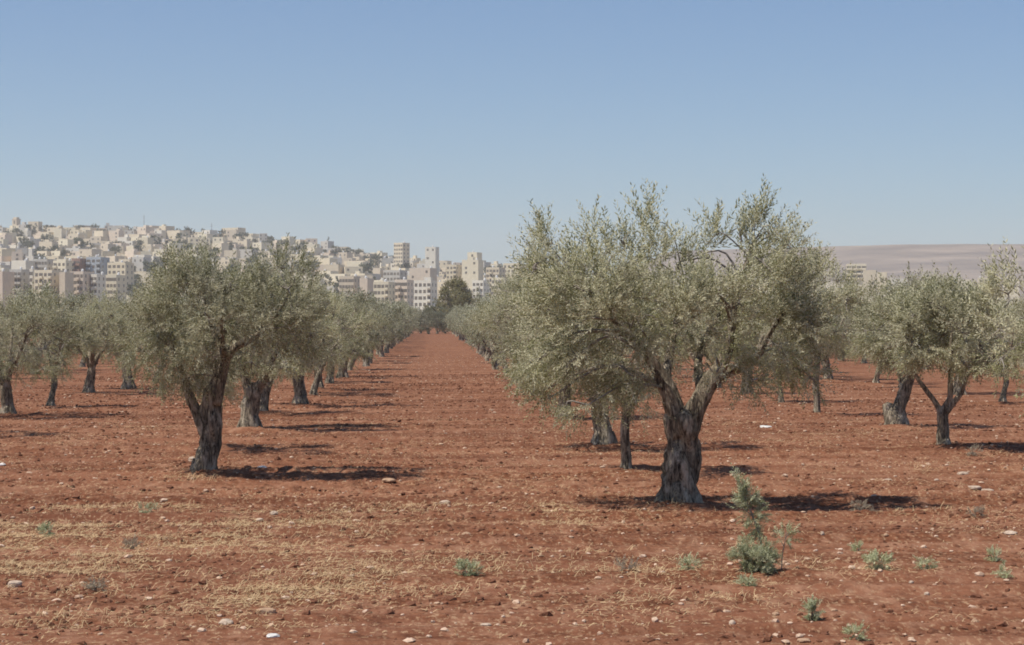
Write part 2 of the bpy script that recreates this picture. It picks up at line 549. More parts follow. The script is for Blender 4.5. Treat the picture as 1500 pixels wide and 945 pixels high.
# --- the great olive right of the lane
D0 = dist_of(742); s0 = D0 / FPX
st, cl = traced((995, 742), s0,
    [[(994, 756, 0, .44), (994, 744, 0, .39), (995, 722, 0, .335), (998, 690, 0, .31), (998, 650, .02, .29), (1000, 618, 0, .30), (1002, 604, 0, .22), (1003, 597, 0, .10)],
     [(999, 640, 0, .23), (986, 596, .02, .20), (974, 562, .04, .155), (963, 540, .0, .11), (930, 500, -.1, .08), (890, 460, -.2, .05), (850, 420, -.3, .03)],
     [(1003, 640, 0, .23), (1019, 598, -.02, .205), (1036, 565, -.05, .155), (1056, 535, -.1, .12), (1066, 500, -.15, .10), (1070, 462, -.2, .085), (1085, 410, -.1, .05), (1105, 350, 0, .025)],
     [(1040, 560, 0, .12), (1066, 546, .1, .10), (1094, 532, .0, .09), (1112, 515, -.1, .07), (1124, 490, -.2, .05), (1150, 450, -.3, .03)],
     [(975, 565, .1, .10), (985, 520, .5, .08), (1000, 460, .9, .05), (1010, 400, 1.1, .03)],
     [(1030, 575, .15, .11), (1030, 530, .7, .08), (1060, 470, 1.2, .05), (1110, 420, 1.5, .03)]],
    [(838, 375, 58, 50, .9), (792, 345, 22, 30, 1), (872, 345, 30, 35, 1), (800, 440, 50, 55, .4), (868, 445, 60, 55, .3), (785, 525, 38, 45, 0), (848, 530, 52, 48, 0),
     (925, 385, 48, 55, .8), (944, 330, 18, 34, 1), (935, 470, 55, 50, .2), (990, 400, 45, 45, .6), (1000, 465, 55, 48, .2), (1040, 385, 40, 40, .7),
     (1075, 420, 50, 50, .4), (1112, 345, 38, 50, .9), (1135, 312, 22, 28, 1), (1152, 390, 42, 55, .6), (1135, 455, 58, 50, .2), (1070, 500, 48, 38, 0),
     (1150, 525, 45, 45, 0), (1100, 555, 40, 26, 0), (1050, 535, 32, 20, 0), (1175, 460, 30, 55, .3), (1180, 545, 25, 35, 0), (905, 545, 42, 36, 0), (860, 590, 40, 22, 0), (800, 580, 32, 26, 0), (925, 590, 22, 22, 0)]
    + [(x, y, 9, r, 1.1) for x, y, r in ((797, 300, 28), (815, 312, 24), (786, 345, 16), (868, 298, 26), (884, 312, 22), (906, 312, 24), (945, 280, 26), (952, 300, 20), (1034, 305, 24), (1056, 312, 20), (985, 330, 18), (968, 318, 18), (1080, 296, 24), (1100, 284, 24), (1122, 272, 24), (1140, 290, 24), (1160, 318, 22), (1186, 348, 22), (1006, 322, 18), (840, 330, 18), (925, 330, 20))],
    1.9, 11, sag=52)
great = build_olive([[(a, b_, c, r * .76) for a, b_, c, r in q] for q in st], cl, 104000, 11, gnarl=.46, nseg=56, rings=70)
plant_tree(great, W(995, D0), -TH, 1.0, "largest olive tree, thick forked trunk, standing alone in front on the lane's right edge", "olive trees of the grove")

# --- the olive left of the lane
D1 = dist_of(697); s1 = D1 / FPX
st, cl = traced((300, 697), s1,
    [[(298, 708, 0, .34), (299, 697, 0, .30), (302, 675, 0, .25), (308, 650, .02, .22), (309, 620, .0, .23), (307, 595, 0, .20), (312, 575, 0, .19), (318, 560, 0, .12)],
     [(312, 592, 0, .19), (320, 560, 0, .165), (326, 535, -.03, .14), (338, 515, -.05, .11), (360, 500, -.1, .085), (385, 485, -.1, .06), (420, 440, -.2, .035), (432, 390, -.2, .02)],
     [(306, 655, .05, .15), (292, 615, .06, .13), (279, 585, .08, .11), (272, 568, .1, .09), (255, 520, .1, .055), (235, 470, .1, .03)],
     [(322, 550, .05, .12), (318, 510, .3, .09), (300, 460, .5, .06), (285, 400, .6, .03)],
     [(330, 525, -.1, .09), (330, 480, -.6, .06), (340, 420, -.9, .03)]],
    [(228, 455, 42, 52, .3), (212, 520, 32, 38, 0), (268, 412, 48, 50, .6), (255, 490, 50, 45, .1), (300, 385, 40, 32, .7), (280, 372, 22, 20, 1), (318, 450, 52, 52, .2),
     (365, 435, 48, 48, .4), (396, 402, 36, 40, .7), (430, 385, 20, 36, 1), (428, 440, 38, 44, .4), (388, 485, 42, 34, 0), (246, 545, 36, 26, 0), (322, 515, 48, 32, 0), (345, 395, 26, 24, .6), (290, 545, 36, 20, 0),
     (445, 490, 24, 28, 0)]
     + [(x, y, 12, r, 1.1) for x, y, r in ((258, 356, 20), (284, 350, 20), (306, 358, 18), (236, 388, 16), (392, 370, 18), (418, 350, 20), (434, 350, 22), (448, 380, 16), (345, 376, 14))],
    1.85, 21, sag=46)
left = build_olive([[(a, b_, c, r * .76) for a, b_, c, r in q] for q in st], cl, 70000, 21, gnarl=.46, nseg=48, rings=60)
plant_tree(left, W(300, D1), -TH, 1.0, "olive tree with a crooked trunk in front on the lane's left edge", "olive trees of the grove")

# --- the twisted slim olive on the right
D2 = dist_of(656); s2 = D2 / FPX
st, cl = traced((1383, 656), s2,
    [[(1383, 664, 0, .21), (1383, 656, 0, .19), (1382, 640, 0, .16), (1383, 622, 0, .135), (1381, 606, 0, .14), (1385, 596, 0, .10), (1392, 580, 0, .075), (1392, 555, 0, .06), (1395, 500, .1, .04), (1400, 450, .2, .02)],
     [(1381, 610, 0, .11), (1372, 592, .02, .075), (1356, 570, .05, .06), (1341, 548, .05, .05), (1338, 525, 0, .04), (1330, 470, 0, .02)],
     [(1384, 605, 0, .10), (1396, 590, 0, .08), (1408, 575, -.05, .06), (1412, 560, -.1, .045), (1430, 510, -.2, .03), (1440, 460, -.2, .02)]],
    [(1340, 460, 34, 42, .5), (1335, 510, 30, 30, 0), (1375, 440, 36, 38, .7), (1390, 490, 40, 36, .2), (1420, 450, 34, 42, .7), (1432, 505, 32, 34, .1), (1360, 520, 26, 22, 0), (1405, 535, 26, 20, 0)],
    1.6, 31, sag=14)
plant_tree(build_olive([[(a, b_, c, r * .84) for a, b_, c, r in q] for q in st], cl, 34000, 31, TPL_MID), W(1383, D2), -TH, 1.0, "slim olive tree with a twisted three-forked trunk, right of the great olive", "olive trees of the grove")

# --- the leaning olive with a cut stub
D3 = dist_of(627); s3 = D3 / FPX
st, cl = traced((1312, 627), s3,
    [[(1314, 636, 0, .32), (1314, 627, 0, .29), (1313, 610, 0, .25), (1318, 592, 0, .18), (1326, 570, 0, .15), (1333, 550, 0, .12), (1338, 530, 0, .09)],
     [(1308, 622, .05, .17), (1303, 604, .06, .15), (1301, 592, .08, .13)],
     [(1333, 552, 0, .10), (1320, 510, .2, .07), (1300, 460, .2, .03)],
     [(1334, 550, 0, .10), (1345, 500, -.3, .07), (1355, 440, -.4, .03)]],
    [(1290, 450, 34, 40, .4), (1300, 505, 34, 32, 0), (1330, 425, 34, 28, .7), (1345, 470, 38, 40, .2), (1330, 530, 28, 18, 0), (1370, 430, 30, 26, .6), (1275, 490, 22, 30, 0), (1375, 490, 28, 34, 0)],
    1.7, 41, sag=14)
plant_tree(build_olive(st, cl, 32000, 41, TPL_MID), W(1312, D3), -TH, 1.0, "leaning olive tree with a cut stub at its trunk foot, behind the twisted slim one", "olive trees of the grove")

# --- second visible trunk of the left row
D4 = dist_of(630); s4 = D4 / FPX
st, cl = traced((367, 630), s4,
    [[(366, 638, 0, .31), (366, 630, 0, .28), (366, 612, 0, .24), (368, 590, 0, .23), (370, 572, 0, .19), (372, 562, 0, .1)],
     [(368, 585, 0, .16), (362, 562, 0, .12), (352, 530, .1, .07), (340, 480, .2, .03)],
     [(371, 582, 0, .16), (380, 565, 0, .13), (394, 545, -.1, .09), (410, 500, -.2, .05), (425, 450, -.2, .03)]],
    [(345, 470, 30, 40, .3), (350, 520, 28, 30, 0), (380, 440, 34, 36, .6), (395, 490, 36, 34, .1), (420, 430, 30, 38, .7), (432, 480, 32, 36, .2), (445, 510, 24, 26, 0), (385, 535, 30, 18, 0), (425, 530, 26, 18, 0), (460, 450, 22, 34, .4)],
    1.7, 51, sag=14)
plant_tree(build_olive(st, cl, 32000, 51, TPL_MID), W(367, D4), -TH, 1.0, "olive tree with a stout pale trunk just behind the crooked one on the lane's left", "olive trees of the grove")


def generic(seed, H=4.0, R=2.15, th=1.15, tr=0.22, lean=0.15, nleaf=23000, tpl=TPL_MID, forks=3, sub=8, lod=False, nclump=20):
    rng = np.random.default_rng(seed); tr *= .8
    lx, ly = rng.normal(0, lean, 2)
    top = np.array([lx, ly, th])
    stems = [[(0, 0, -.12, tr * 1.5), (0, 0, .02, tr * 1.3), (lx * .2, ly * .2, .3, tr * 1.02), (lx * .7 + rng.normal(0, .03), ly * .7, th * .65, tr * .92), (*top, tr * .8), (lx * 1.1, ly * 1.1, th + .12, tr * .35)]]
    a0 = rng.uniform(0, 6.28)
    for k in range(forks):
        a = a0 + k * 6.28 / forks + rng.uniform(-.3, .3)
        d = np.array([math.cos(a), math.sin(a), 0])
        p1 = top + d * .28 + np.array([0, 0, .42]); p2 = top + d * .75 + np.array([0, 0, 1.0]); p3 = top + d * 1.15 + np.array([0, 0, 1.9])
        stems.append([(*(top - np.array([0, 0, .18])), tr * .6), (*p1, tr * .48), (*p2, tr * .3), (*p3, tr * .1)])
    cl = []
    zc = (H + th * .8) / 2 + 0.1; hz = (H - th * .8) / 2
    for k in range(nclump):
        # spread the clumps through a bowl-shaped crown
        d = rng.normal(size=3); d /= np.linalg.norm(d)
        f = rng.uniform(.45, .82)
        x, y, z = d[0] * R * f, d[1] * R * f, zc + d[2] * hz * f
        q = rng.uniform(.42, .68)
        cl.append((x + lx * .5, y + ly * .5, z, q, q, q * rng.uniform(.75, 1.0), float(np.clip(.2 + d[2], 0, 1))))
    return build_olive(stems, cl, nleaf, seed, tpl, sub, not lod, 0.26, 16 if not lod else 8, 22 if not lod else 10)


VAR = [generic(101, 3.7, 2.4, 1.05, .22, .06), generic(102, 3.5, 2.2, 1.15, .15, .2, forks=2), generic(103, 3.9, 2.5, 1.05, .25, .07),
       generic(104, 3.4, 2.3, .95, .19, .2), generic(105, 3.8, 2.1, 1.2, .115, .06, forks=2), generic(106, 3.6, 2.4, 1.1, .23, .12, forks=4),
       generic(107, 3.1, 1.9, 1.0, .13, .15, nleaf=15000, forks=2, nclump=14), generic(108, 4.2, 2.3, 1.1, .26, .28, nclump=24)]
FAR = [generic(201, 4.0, 2.3, 1.0, .22, nleaf=5200, tpl=TPL_FAR, lod=True, nclump=16), generic(202, 3.8, 2.2, 1.05, .18, .25, nleaf=4800, tpl=TPL_FAR, forks=2, lod=True, nclump=14),
       generic(203, 4.2, 2.4, 1.1, .25, nleaf=5600, tpl=TPL_FAR, lod=True, nclump=16), generic(204, 3.7, 2.2, .95, .2, nleaf=5000, tpl=TPL_FAR, lod=True, nclump=15)]

rnd = random.Random(5)
GRP = "olive trees of the grove"


def grove_tree(px, D, label, sc=1.0, var=None, rz=None, far=False):
    pool = FAR if far else VAR
    v = pool[rnd.randrange(len(pool))] if var is None else pool[var]
    plant_tree(v, W(px, D), rnd.uniform(0, 6.28) if rz is None else rz, sc * rnd.uniform(.95, 1.06), label, GRP, "leaf_far" if far else "leaf")


# near grove trees with their own place in the picture
slim = generic(301, 3.3, 1.25, 1.25, .11, .03, nleaf=15000, forks=2, nclump=12)
plant_tree(slim, W(917, dist_of(692)), 0.4, 1.0, "young thin-trunked olive tree close behind the great olive, left of its trunk", GRP)
tall = generic(302, 4.9, 1.45, 1.5, .12, .05, nleaf=22000, forks=2, nclump=18)
plant_tree(tall, W(1196, dist_of(608)), 0.9, 1.0, "tall narrow pale olive tree behind the great olive's right side", GRP)
taken0 = G(1196, 608)
NEAR = [
    (885, 655, 2, .98, "olive tree with a dark thick base behind the young thin-trunked one"),
    (826, 612, 5, .95, "olive tree behind the great olive's left side, trunk in the shade of hanging twigs"),
    (12, 610, 2, .86, "olive tree with a thick dark trunk at the photo's left border"),
    (74, 597, 1, .90, "slender dark-trunked olive tree second from the left border"),
    (130, 577, 5, .92, "olive tree with a pale grey trunk, third from the left border"),
    (384, 606, 3, .95, "olive tree half hidden behind the stout pale trunk of the lane's left row"),
    (440, 594, 2, 1.0, "olive tree with a broad dark trunk, midway along the lane's left row"),
    (466, 571, 0, 1.0, "olive tree just behind the broad dark trunk of the lane's left row"),
    (1524, 692, 7, 1.0, "olive tree cut by the photo's right border, twigs hanging low"),
    (-105, 637, 2, .82, "olive tree whose crown just enters at the left border, trunk out of view"),
    (318, 658, 4, .85, "olive tree whose trunk hides behind the crooked front-left one"),
    (1213, 556, 0, 1.0, "olive tree with a thin dark trunk seen between the great olive and the leaning one"),
    (1283, 562, 1, 1.0, "olive tree with a pale thin trunk left of the leaning one"),
]
taken = [taken0[:2]]
for px, py, v, sc, lab in NEAR:
    D = dist_of(py)
    grove_tree(px, D, lab, sc, v)
    w = W(px, D); taken.append((w[0], w[1]))
for px, py in ((995, 742), (300, 697), (1383, 656), (1312, 627), (367, 630), (917, 692)):
    w = G(px, py); taken.append((w[0], w[1]))

SIDE = {-4.1: "row along the lane's left edge", 3.7: "row along the lane's right edge", -12.2: "second row left of the lane", 11.3: "second row right of the lane",
        -20.0: "third row left of the lane", 18.8: "third row right of the lane", -27.8: "fourth row left of the lane", 26.5: "fourth row right of the lane",
        -35.6: "outer rows left of the lane", 34.2: "outer rows right of the lane", -43.4: "outer rows left of the lane", 42.0: "outer rows right of the lane"}
for X, row in SIDE.items():
    ymax = 340 if abs(X) < 6 else (235 if abs(X) < 22 else 215)
    y = 30.0; k = 0
    while y < ymax:
        y += 7.3
        wx = X + rnd.uniform(-.4, .4); wy = y + rnd.uniform(-.6, .6)
        D = wx * FW[0] + wy * FW[1]; px = 750 + (wx * RT[0] + wy * RT[1]) / D * FPX
        if px < -2.2 / D * FPX or px > 1500 + 2.0 / D * FPX:
            continue
        if any(math.hypot(wx - a, wy - b) < 4.6 for a, b in taken):
            continue
        if y < 62 and abs(X) < 14:
            continue
        if rnd.random() < (.10 if abs(X) > 6 else .05):
            continue
        k += 1
        ordn = ("nearest of the hedge-like", "nearer part of the", "middle of the", "distant part of the", "far end of the")
        b = 1 if y < 100 else 2 if y < 160 else 3 if y < 240 else 4
        lab = ("mid-sized" if b == 1 else "smallish" if b == 2 else "small" if b == 3 else "tiny") + " olive tree in the " + ordn[b] + " " + row
        grove_tree(px, D, lab, rnd.uniform(.80, 1.10), far=D > 100)

# trees closing the lane
M["leaf_end"] = leaf_mat("dark_olive_leaf", (0.075, 0.080, 0.045), (0.17, 0.17, 0.105), (0.22, 0.22, 0.15))
END = [generic(221 + k, 4.1, 2.5, .1, .2, nleaf=8500, tpl=TPL_FAR, lod=True, nclump=26) for k in range(3)]
for i, px in enumerate((590, 603, 616, 628, 640, 652, 664, 678)):
    plant_tree(END[i % 3], W(px, 346 + (i % 3) * 7), i * 1.3, 1.0 + .12 * (i % 2), "dark bushy olive tree closing the far end of the bare lane", GRP, "leaf_end")

# ---------------------------------------------------------------- ground: one sheet, finely ploughed near the camera
def axis(fine0, fine1, step, far0, far1, grow=1.13):
    a = list(np.arange(fine0, fine1 + 1e-6, step))
    s = step; v = fine1
    while v < far1:
        s *= grow; v += s; a.append(min(v, far1))
    s = step; v = fine0; lo = []
    while v > far0:
        s *= grow; v -= s; lo.append(max(v, far0))
    return np.array(lo[::-1] + a)


MOUNDS = [tuple(t) for t in taken]


def ground_h(X, Y):
    d = np.hypot(X, Y)
    wob = 0.5 * fbm(X * 0.05, Y * 0.2, 3, 3)
    fur = fbm(X * 0.07 + 3, (Y + wob) * 1.25, 11, 3) * 0.10
    fur2 = np.sin((Y + wob * 1.2) * 2 * np.pi / 0.92 + 1.4 * fbm(X * .1, Y * .1, 5, 2)) * 0.030
    clod = np.abs(fbm(X * 2.6, Y * 2.6, 21, 3)) * 0.075 + np.maximum(0, fbm(X * 6.5, Y * 6.5, 31, 2) - 0.12) * 0.10
    mod = np.clip(0.55 + 0.9 * fbm(X * 0.12, Y * 0.25, 41, 2), 0.15, 1.2)
    fade = np.clip((420 - d) / 300, 0, 1)
    z = (fur + fur2 * mod + clod * mod) * fade - 0.02
    for tx_, ty_ in MOUNDS:
        z = z + 0.09 * np.exp(-((X - tx_) ** 2 + (Y - ty_) ** 2) / 0.55)
    return z


gx = axis(-9.5, 10.5, 0.045, -2400, 2400, 1.11)
gy = axis(15.5, 42.0, 0.05, -120, 6100, 1.022)
# coarser behind the camera
GX, GY = np.meshgrid(gx, gy)
GZ = ground_h(GX, GY)
nx, ny = len(gx), len(gy)
ii = (np.arange(ny - 1)[:, None] * nx + np.arange(nx - 1)[None, :]).ravel()
ground = obj("ground", np_mesh("ground", np.stack([GX.ravel(), GY.ravel(), GZ.ravel()], 1), np.stack([ii, ii + 1, ii + nx + 1, ii + nx], 1), smooth=True), M["soil"])
tag(ground, "ploughed red soil with shallow cross furrows under the olive rows", kind="structure")
print("ground", nx, ny)


def gz(x, y):
    return float(ground_h(np.array([x]), np.array([y]))[0])


# ---------------------------------------------------------------- loose matter on the soil
_p = (1 + 5 ** .5) / 2
ICO_V = np.array([(-1, _p, 0), (1, _p, 0), (-1, -_p, 0), (1, -_p, 0), (0, -1, _p), (0, 1, _p), (0, -1, -_p), (0, 1, -_p), (_p, 0, -1), (_p, 0, 1), (-_p, 0, -1), (-_p, 0, 1)]) / math.hypot(1, _p)
ICO_F = np.array([(0, 11, 5), (0, 5, 1), (0, 1, 7), (0, 7, 10), (0, 10, 11), (1, 5, 9), (5, 11, 4), (11, 10, 2), (10, 7, 6), (7, 1, 8), (3, 9, 4), (3, 4, 2), (3, 2, 6), (3, 6, 8), (3, 8, 9), (4, 9, 5), (2, 4, 11), (6, 2, 10), (8, 6, 7), (9, 8, 1)])


def lumps(n, region, rmed, rsig, flat, seed, sink=0.35, dens=None):
    rng = np.random.default_rng(seed)
    x = rng.uniform(region[0], region[1], n * 3); y = region[2] + (region[3] - region[2]) * rng.uniform(0, 1, n * 3) ** 1.25
    keep = np.ones(len(x), bool) if dens is None else rng.uniform(0, 1, len(x)) < dens(x, y)
    x, y = x[keep][:n], y[keep][:n]
    n = len(x)
    r = np.minimum(np.exp(rng.normal(math.log(rmed), rsig, n)), rmed * 2.9)
    sc = np.stack([rng.uniform(.8, 1.5, n), rng.uniform(.8, 1.4, n), rng.uniform(*flat, n)], 1) * r[:, None]
    v = ICO_V[None] * (1 + rng.uniform(-.28, .28, (n, 12, 1))) * sc[:, None, :]
    a = rng.uniform(0, 6.28, n); ca, sa = np.cos(a)[:, None], np.sin(a)[:, None]
    vx = v[..., 0] * ca - v[..., 1] * sa + x[:, None]; vy = v[..., 0] * sa + v[..., 1] * ca + y[:, None]
    vz = v[..., 2] + (ground_h(x, y) + sc[:, 2] * (1 - 2 * sink))[:, None]
    f = ICO_F[None] + (np.arange(n) * 12)[:, None, None]
    return np.stack([vx, vy, vz], -1).reshape(-1, 3), f.reshape(-1, 3)


def clod_density(x, y):
    return np.clip(0.45 + 1.3 * fbm(x * .25, y * .9, 71, 3), 0.06, 1)


v, f = lumps(60000, (-16, 18, 16, 105), 0.0175, 0.55, (.5, .9), 1, 0.45, clod_density)
o = obj("soil_clods", np_mesh("soil_clods", v, None, f), M["clod"]); tag(o, "broken red soil clods strewn over the ploughed ground", kind="stuff")
v, f = lumps(15000, (-17, 19, 16, 150), 0.014, 0.55, (.4, .85), 2, 0.3)
o = obj("gravel", np_mesh("gravel", v, None, f, smooth=False), M["crumb"]); tag(o, "small pale pebbles scattered in the red soil", kind="stuff")


def straw_density(x, y):
    pat = 1.15 * np.exp(-(((x + 4.0) / 2.7) ** 2 + ((y - 26.0) / 4.2) ** 2)) * 1.05
    pat = np.maximum(pat, 0.75 * np.exp(-(((x + 1.0) / 1.6) ** 2 + ((y - 21.5) / 1.8) ** 2)))
    pat = np.maximum(pat, 0.38 * np.exp(-(((x - 1.4) / 1.4) ** 2 + ((y - 29.5) / 1.6) ** 2)))
    pat = np.maximum(pat, 0.40 * np.exp(-(((x - 2.3) / 1.0) ** 2 + ((y - 21.5) / 1.5) ** 2)))
    pat = np.maximum(pat, 0.45 * np.exp(-(((x - 3.7) / .55) ** 2 + ((y - 30.1) / .5) ** 2)))
    pat = np.maximum(pat, 0.55 * np.exp(-(((x + 4.0) / .55) ** 2 + ((y - 36.0) / .5) ** 2)))
    br = np.clip(0.22 + 3.2 * fbm(x * 1.1, y * .7, 81, 4), 0, 1.9)
    return np.clip(pat * br + 0.085 * np.clip(.15 + 3.0 * fbm(x * .7, y * 1.3, 85, 4), 0, 3), 0, 1)


rng = np.random.default_rng(9)
nb = 800000
x = rng.uniform(-10, 12, nb); y = 16 + 42 * rng.uniform(0, 1, nb) ** 1.2
k = rng.uniform(0, 1, nb) < straw_density(x, y)
x, y = x[k], y[k]; nb = len(x)
# taller tufts that stand in the swept patches
TUFTS = [(130, 856, 1), (345, 856, 1.3), (282, 772, 1.2), (190, 795, 1.6), (500, 832, 1.5), (700, 832, 1), (820, 812, 1.2), (905, 842, 1), (652, 742, 1.1), (560, 748, 1.3),
         (1010, 832, 1.3), (1322, 752, .9), (1425, 756, 1), (60, 772, 1.5), (450, 764, 1.3), (95, 902, .8), (640, 862, .8), (300, 810, 1.4), (390, 800, 1.2), (240, 745, 1), (520, 780, 1),
         (760, 838, .9), (950, 870, .7), (1060, 870, .8), (1190, 830, .6), (1290, 842, .9), (30, 830, 1), (420, 858, .9), (840, 772, .6), (295, 704, .7), (985, 747, .8), (180, 832, 1), (350, 780, 1.2), (150, 750, 1), (1080, 800, .6), (1350, 690, .5)]
tx, ty = [], []
for px, py, q in TUFTS:
    p = G(px, py); m_ = int((170 if px < 720 else 90) * q)
    tx.append(rng.normal(p[0], .34 * q, m_)); ty.append(rng.normal(p[1], .34 * q, m_))
ntuft = sum(map(len, tx))
x = np.concatenate([x, *tx]); y = np.concatenate([y, *ty]); nb = len(x)
az = rng.uniform(0, 6.28, nb); ln = rng.uniform(.025, .105, nb); ln[-ntuft:] *= 1.5; wd = rng.uniform(.0016, .0036, nb); hgt = ln * rng.uniform(.05, .75, nb) ** 1.6; hgt[-ntuft:] = ln[-ntuft:] * rng.uniform(.05, .8, ntuft)
dx, dy = np.cos(az), np.sin(az); sx, sy = -dy * wd, dx * wd
z0 = ground_h(x, y)
P = []
for t, h in ((0, -0.01), (.5, .75), (1, rng.uniform(.1, 1.0, nb))):
    cx, cy = x + dx * ln * t, y + dy * ln * t
    cz = z0 + hgt * h + .008
    wt = 1.0 if t < 1 else .35
    P.append(np.stack([cx - sx * wt, cy - sy * wt, cz], 1)); P.append(np.stack([cx + sx * wt, cy + sy * wt, cz + wd * .8], 1))
V = np.stack(P, 1).reshape(-1, 3)
b0 = np.arange(nb) * 6
Q = np.concatenate([np.stack([b0, b0 + 1, b0 + 3, b0 + 2], 1), np.stack([b0 + 2, b0 + 3, b0 + 5, b0 + 4], 1)])
o = obj("dry_grass", np_mesh("dry_grass", V, Q, attr=np.repeat(rng.uniform(0, 1, nb), 6)), M["straw"]); tag(o, "dry yellow grass and straw lying in patches on the soil", kind="stuff")
print("straw", nb)


def lump_mesh(name, sx, sy, sz, seed, det=3, rag=0.22, facet=False):
    """an irregular stone"""
    import bmesh
    bm = bmesh.new(); bmesh.ops.create_icosphere(bm, subdivisions=det, radius=1)
    co = np.array([v.co[:] for v in bm.verts])
    n = fbm(co[:, 0] * 1.5 + seed, co[:, 1] * 1.5 + co[:, 2] * 1.1, seed, 4)
    co = co * (1 + rag * 1.4 * n)[:, None]
    if facet:
        co = np.sign(co) * np.abs(co) ** 0.6
    co = co * np.array([sx, sy, sz])
    for v, c in zip(bm.verts, co):
        v.co = c
    me = bpy.data.meshes.new(name); bm.to_mesh(me); bm.free()
    return me


STONES = [  # px py half-width(px) half-height(px) material label name cat
    (390, 889, 13, 6, "stone_tan", "flat tan stone slab lying near the bottom edge of the photo", "stone"),
    (332, 903, 11, 6, "stone", "rounded pale grey stone half buried left of the tan slab", "stone"),
    (22, 856, 10, 7, "stone", "pale whitish stone by the photo's left edge", "stone"),
    (712, 904, 8, 3, "stone", "thin pale stone flake in the lower middle of the field", "stone"),
    (380, 761, 6, 3, "stone", "small pale stone in the dry grass, left one of two", "stone"),
    (401, 757, 6, 4, "stone", "small pale stone in the dry grass, right one of two", "stone"),
    (683, 782, 7, 4, "stone_tan", "pinkish stone in the middle of the bare foreground", "stone"),
    (652, 735, 8, 5, "stone", "pale stone in a straw tuft at the mouth of the lane", "stone"),
    (570, 709, 10, 4, "stone_tan", "tan stone at the tip of the front-left olive's shadow", "stone"),
    (281, 678, 5, 4, "stone", "pale stone leaning on the front-left olive's trunk foot", "stone"),
    (1410, 693, 9, 4, "stone", "white stone in the open soil right of the great olive's shadow", "stone"),
    (1372, 707, 4, 3, "stone", "small round white stone left of the broken white slabs", "stone"),
    (1479, 785, 11, 4, "stone", "flat pinkish white stone by the photo's right edge", "stone"),
    (1148, 829, 6, 5, "stone_tan", "pinkish stone beside the green bush", "stone"),
    (1073, 912, 5, 5, "stone", "rounded white stone near the bottom edge, below the green bush", "stone"),
    (1136, 894, 6, 4, "stone_tan", "pinkish stone left of the small upright weed", "stone"),
    (1222, 886, 5, 3, "stone_tan", "small pinkish stone right of the small upright weed", "stone"),
    (1178, 939, 10, 4, "stone_tan", "flat pinkish stone cut by the photo's bottom edge", "stone"),
    (1358, 863, 4, 4, "stone", "small pale stone right of the middle weeds", "stone"),
    (1429, 902, 6, 6, "stone_tan", "tan rounded stone in the lower right of the field", "stone"),
    (1205, 786, 3, 4, "stone", "little upright white stone right of the thin dark sprig", "stone"),
    (1298, 787, 4, 3, "stone_tan", "small pinkish stone right of the thin dark sprig, beyond the weeds", "stone"),
    (1300, 706, 8, 3, "stone", "thin pale stone beyond the great olive's shadow", "stone"),
    (795, 640, 7, 3, "stone", "pale stone in the soil left of the young thin-trunked olive", "stone"),
    (1335, 852, 4, 3, "stone", "small pale stone between the middle weeds and the right ones", "stone"),
    (3, 682, 5, 3, "plastic", "scrap of white plastic at the photo's left edge", "litter"),
    (401, 930, 11, 4, "plastic", "bright white plastic scrap at the photo's bottom edge", "litter"),
    (384, 687, 7, 3, "plastic", "pale crumpled plastic bag in the front-left olive's shadow", "litter"),
    (1122, 627, 10, 3, "plastic", "long white plastic scrap under the great olive's right side", "litter"),
    (1428, 717, 9, 3, "stone", "broken white slab piece, left one of the pair", "slab"),
    (1447, 720, 9, 3, "stone", "broken white slab piece, right one of the pair", "slab"),
]
for k, (px, py, hw, hh, mt, lab, cat) in enumerate(STONES):
    D = dist_of(py); s = D / FPX
    p = W(px, D)
    nm = {"stone": "field_stone", "litter": "plastic_scrap", "slab": "stone_slab"}[cat]
    me = lump_mesh(nm, hw * s, hw * s * .85, hh * s * .9, 60 + k, 3, .35 if cat == "litter" else .24, facet=(cat == "slab" or k in (0, 2)))
    o = obj(nm, me, M[mt], None, (p[0], p[1], gz(p[0], p[1]) + hh * s * .35), random.Random(k).uniform(-.4, .4))
    tag(o, lab, {"stone": "stone", "litter": "litter", "slab": "stone slab"}[cat])


# ---------------------------------------------------------------- weeds and saplings
TPL_WEED = sprig_templates(12, 9, 8, 0.085, 0.030, 0.008)
TPL_FINE = sprig_templates(12, 9, 9, 0.13, 0.042, 0.010)


def weed(name, px, py, wpx, hpx, label, cat, mat="leaf_weed", nleaf=1500, tpl=TPL_WEED, seed=0, group=None, stems=5):
    D = dist_of(py); s = D / FPX
    p = W(px, D); t = empty(name, (p[0], p[1], gz(p[0], p[1])), -TH)
    tag(t, label, cat, group)
    rng = np.random.default_rng(seed + 900)
    w, h = wpx * s / 2 * .92, hpx * s * .80
    cl = [(rng.uniform(-.45, .45) * w, rng.uniform(-.35, .35) * w, h * rng.uniform(.30, .58), w * .52, w * .45, h * .40, .5) for _ in range(7)]
    me, tc = crown_mesh("foliage", cl, int(nleaf * 1.3), rng, tpl, 5)
    co = np.empty(len(me.vertices) * 3, dtype=np.float32); me.vertices.foreach_get("co", co); co = co.reshape(-1, 3)
    co[:, 2] = np.abs(co[:, 2]); me.vertices.foreach_set("co", co.ravel()); me.update()
    b = MB()
    for c in tc[:max(stems, 4)]:
        q = spline(np.array([[0, 0, -.02, .006], [c[0] * .4, c[1] * .4, c[2] * .5, .004], [*c, .002]]), 6)
        b.tube(q[:, :3], q[:, 3], 5)
    obj("stem", b.mesh("stem", True), M["twig"], t)
    obj("foliage", me, M[mat], t)
    return t


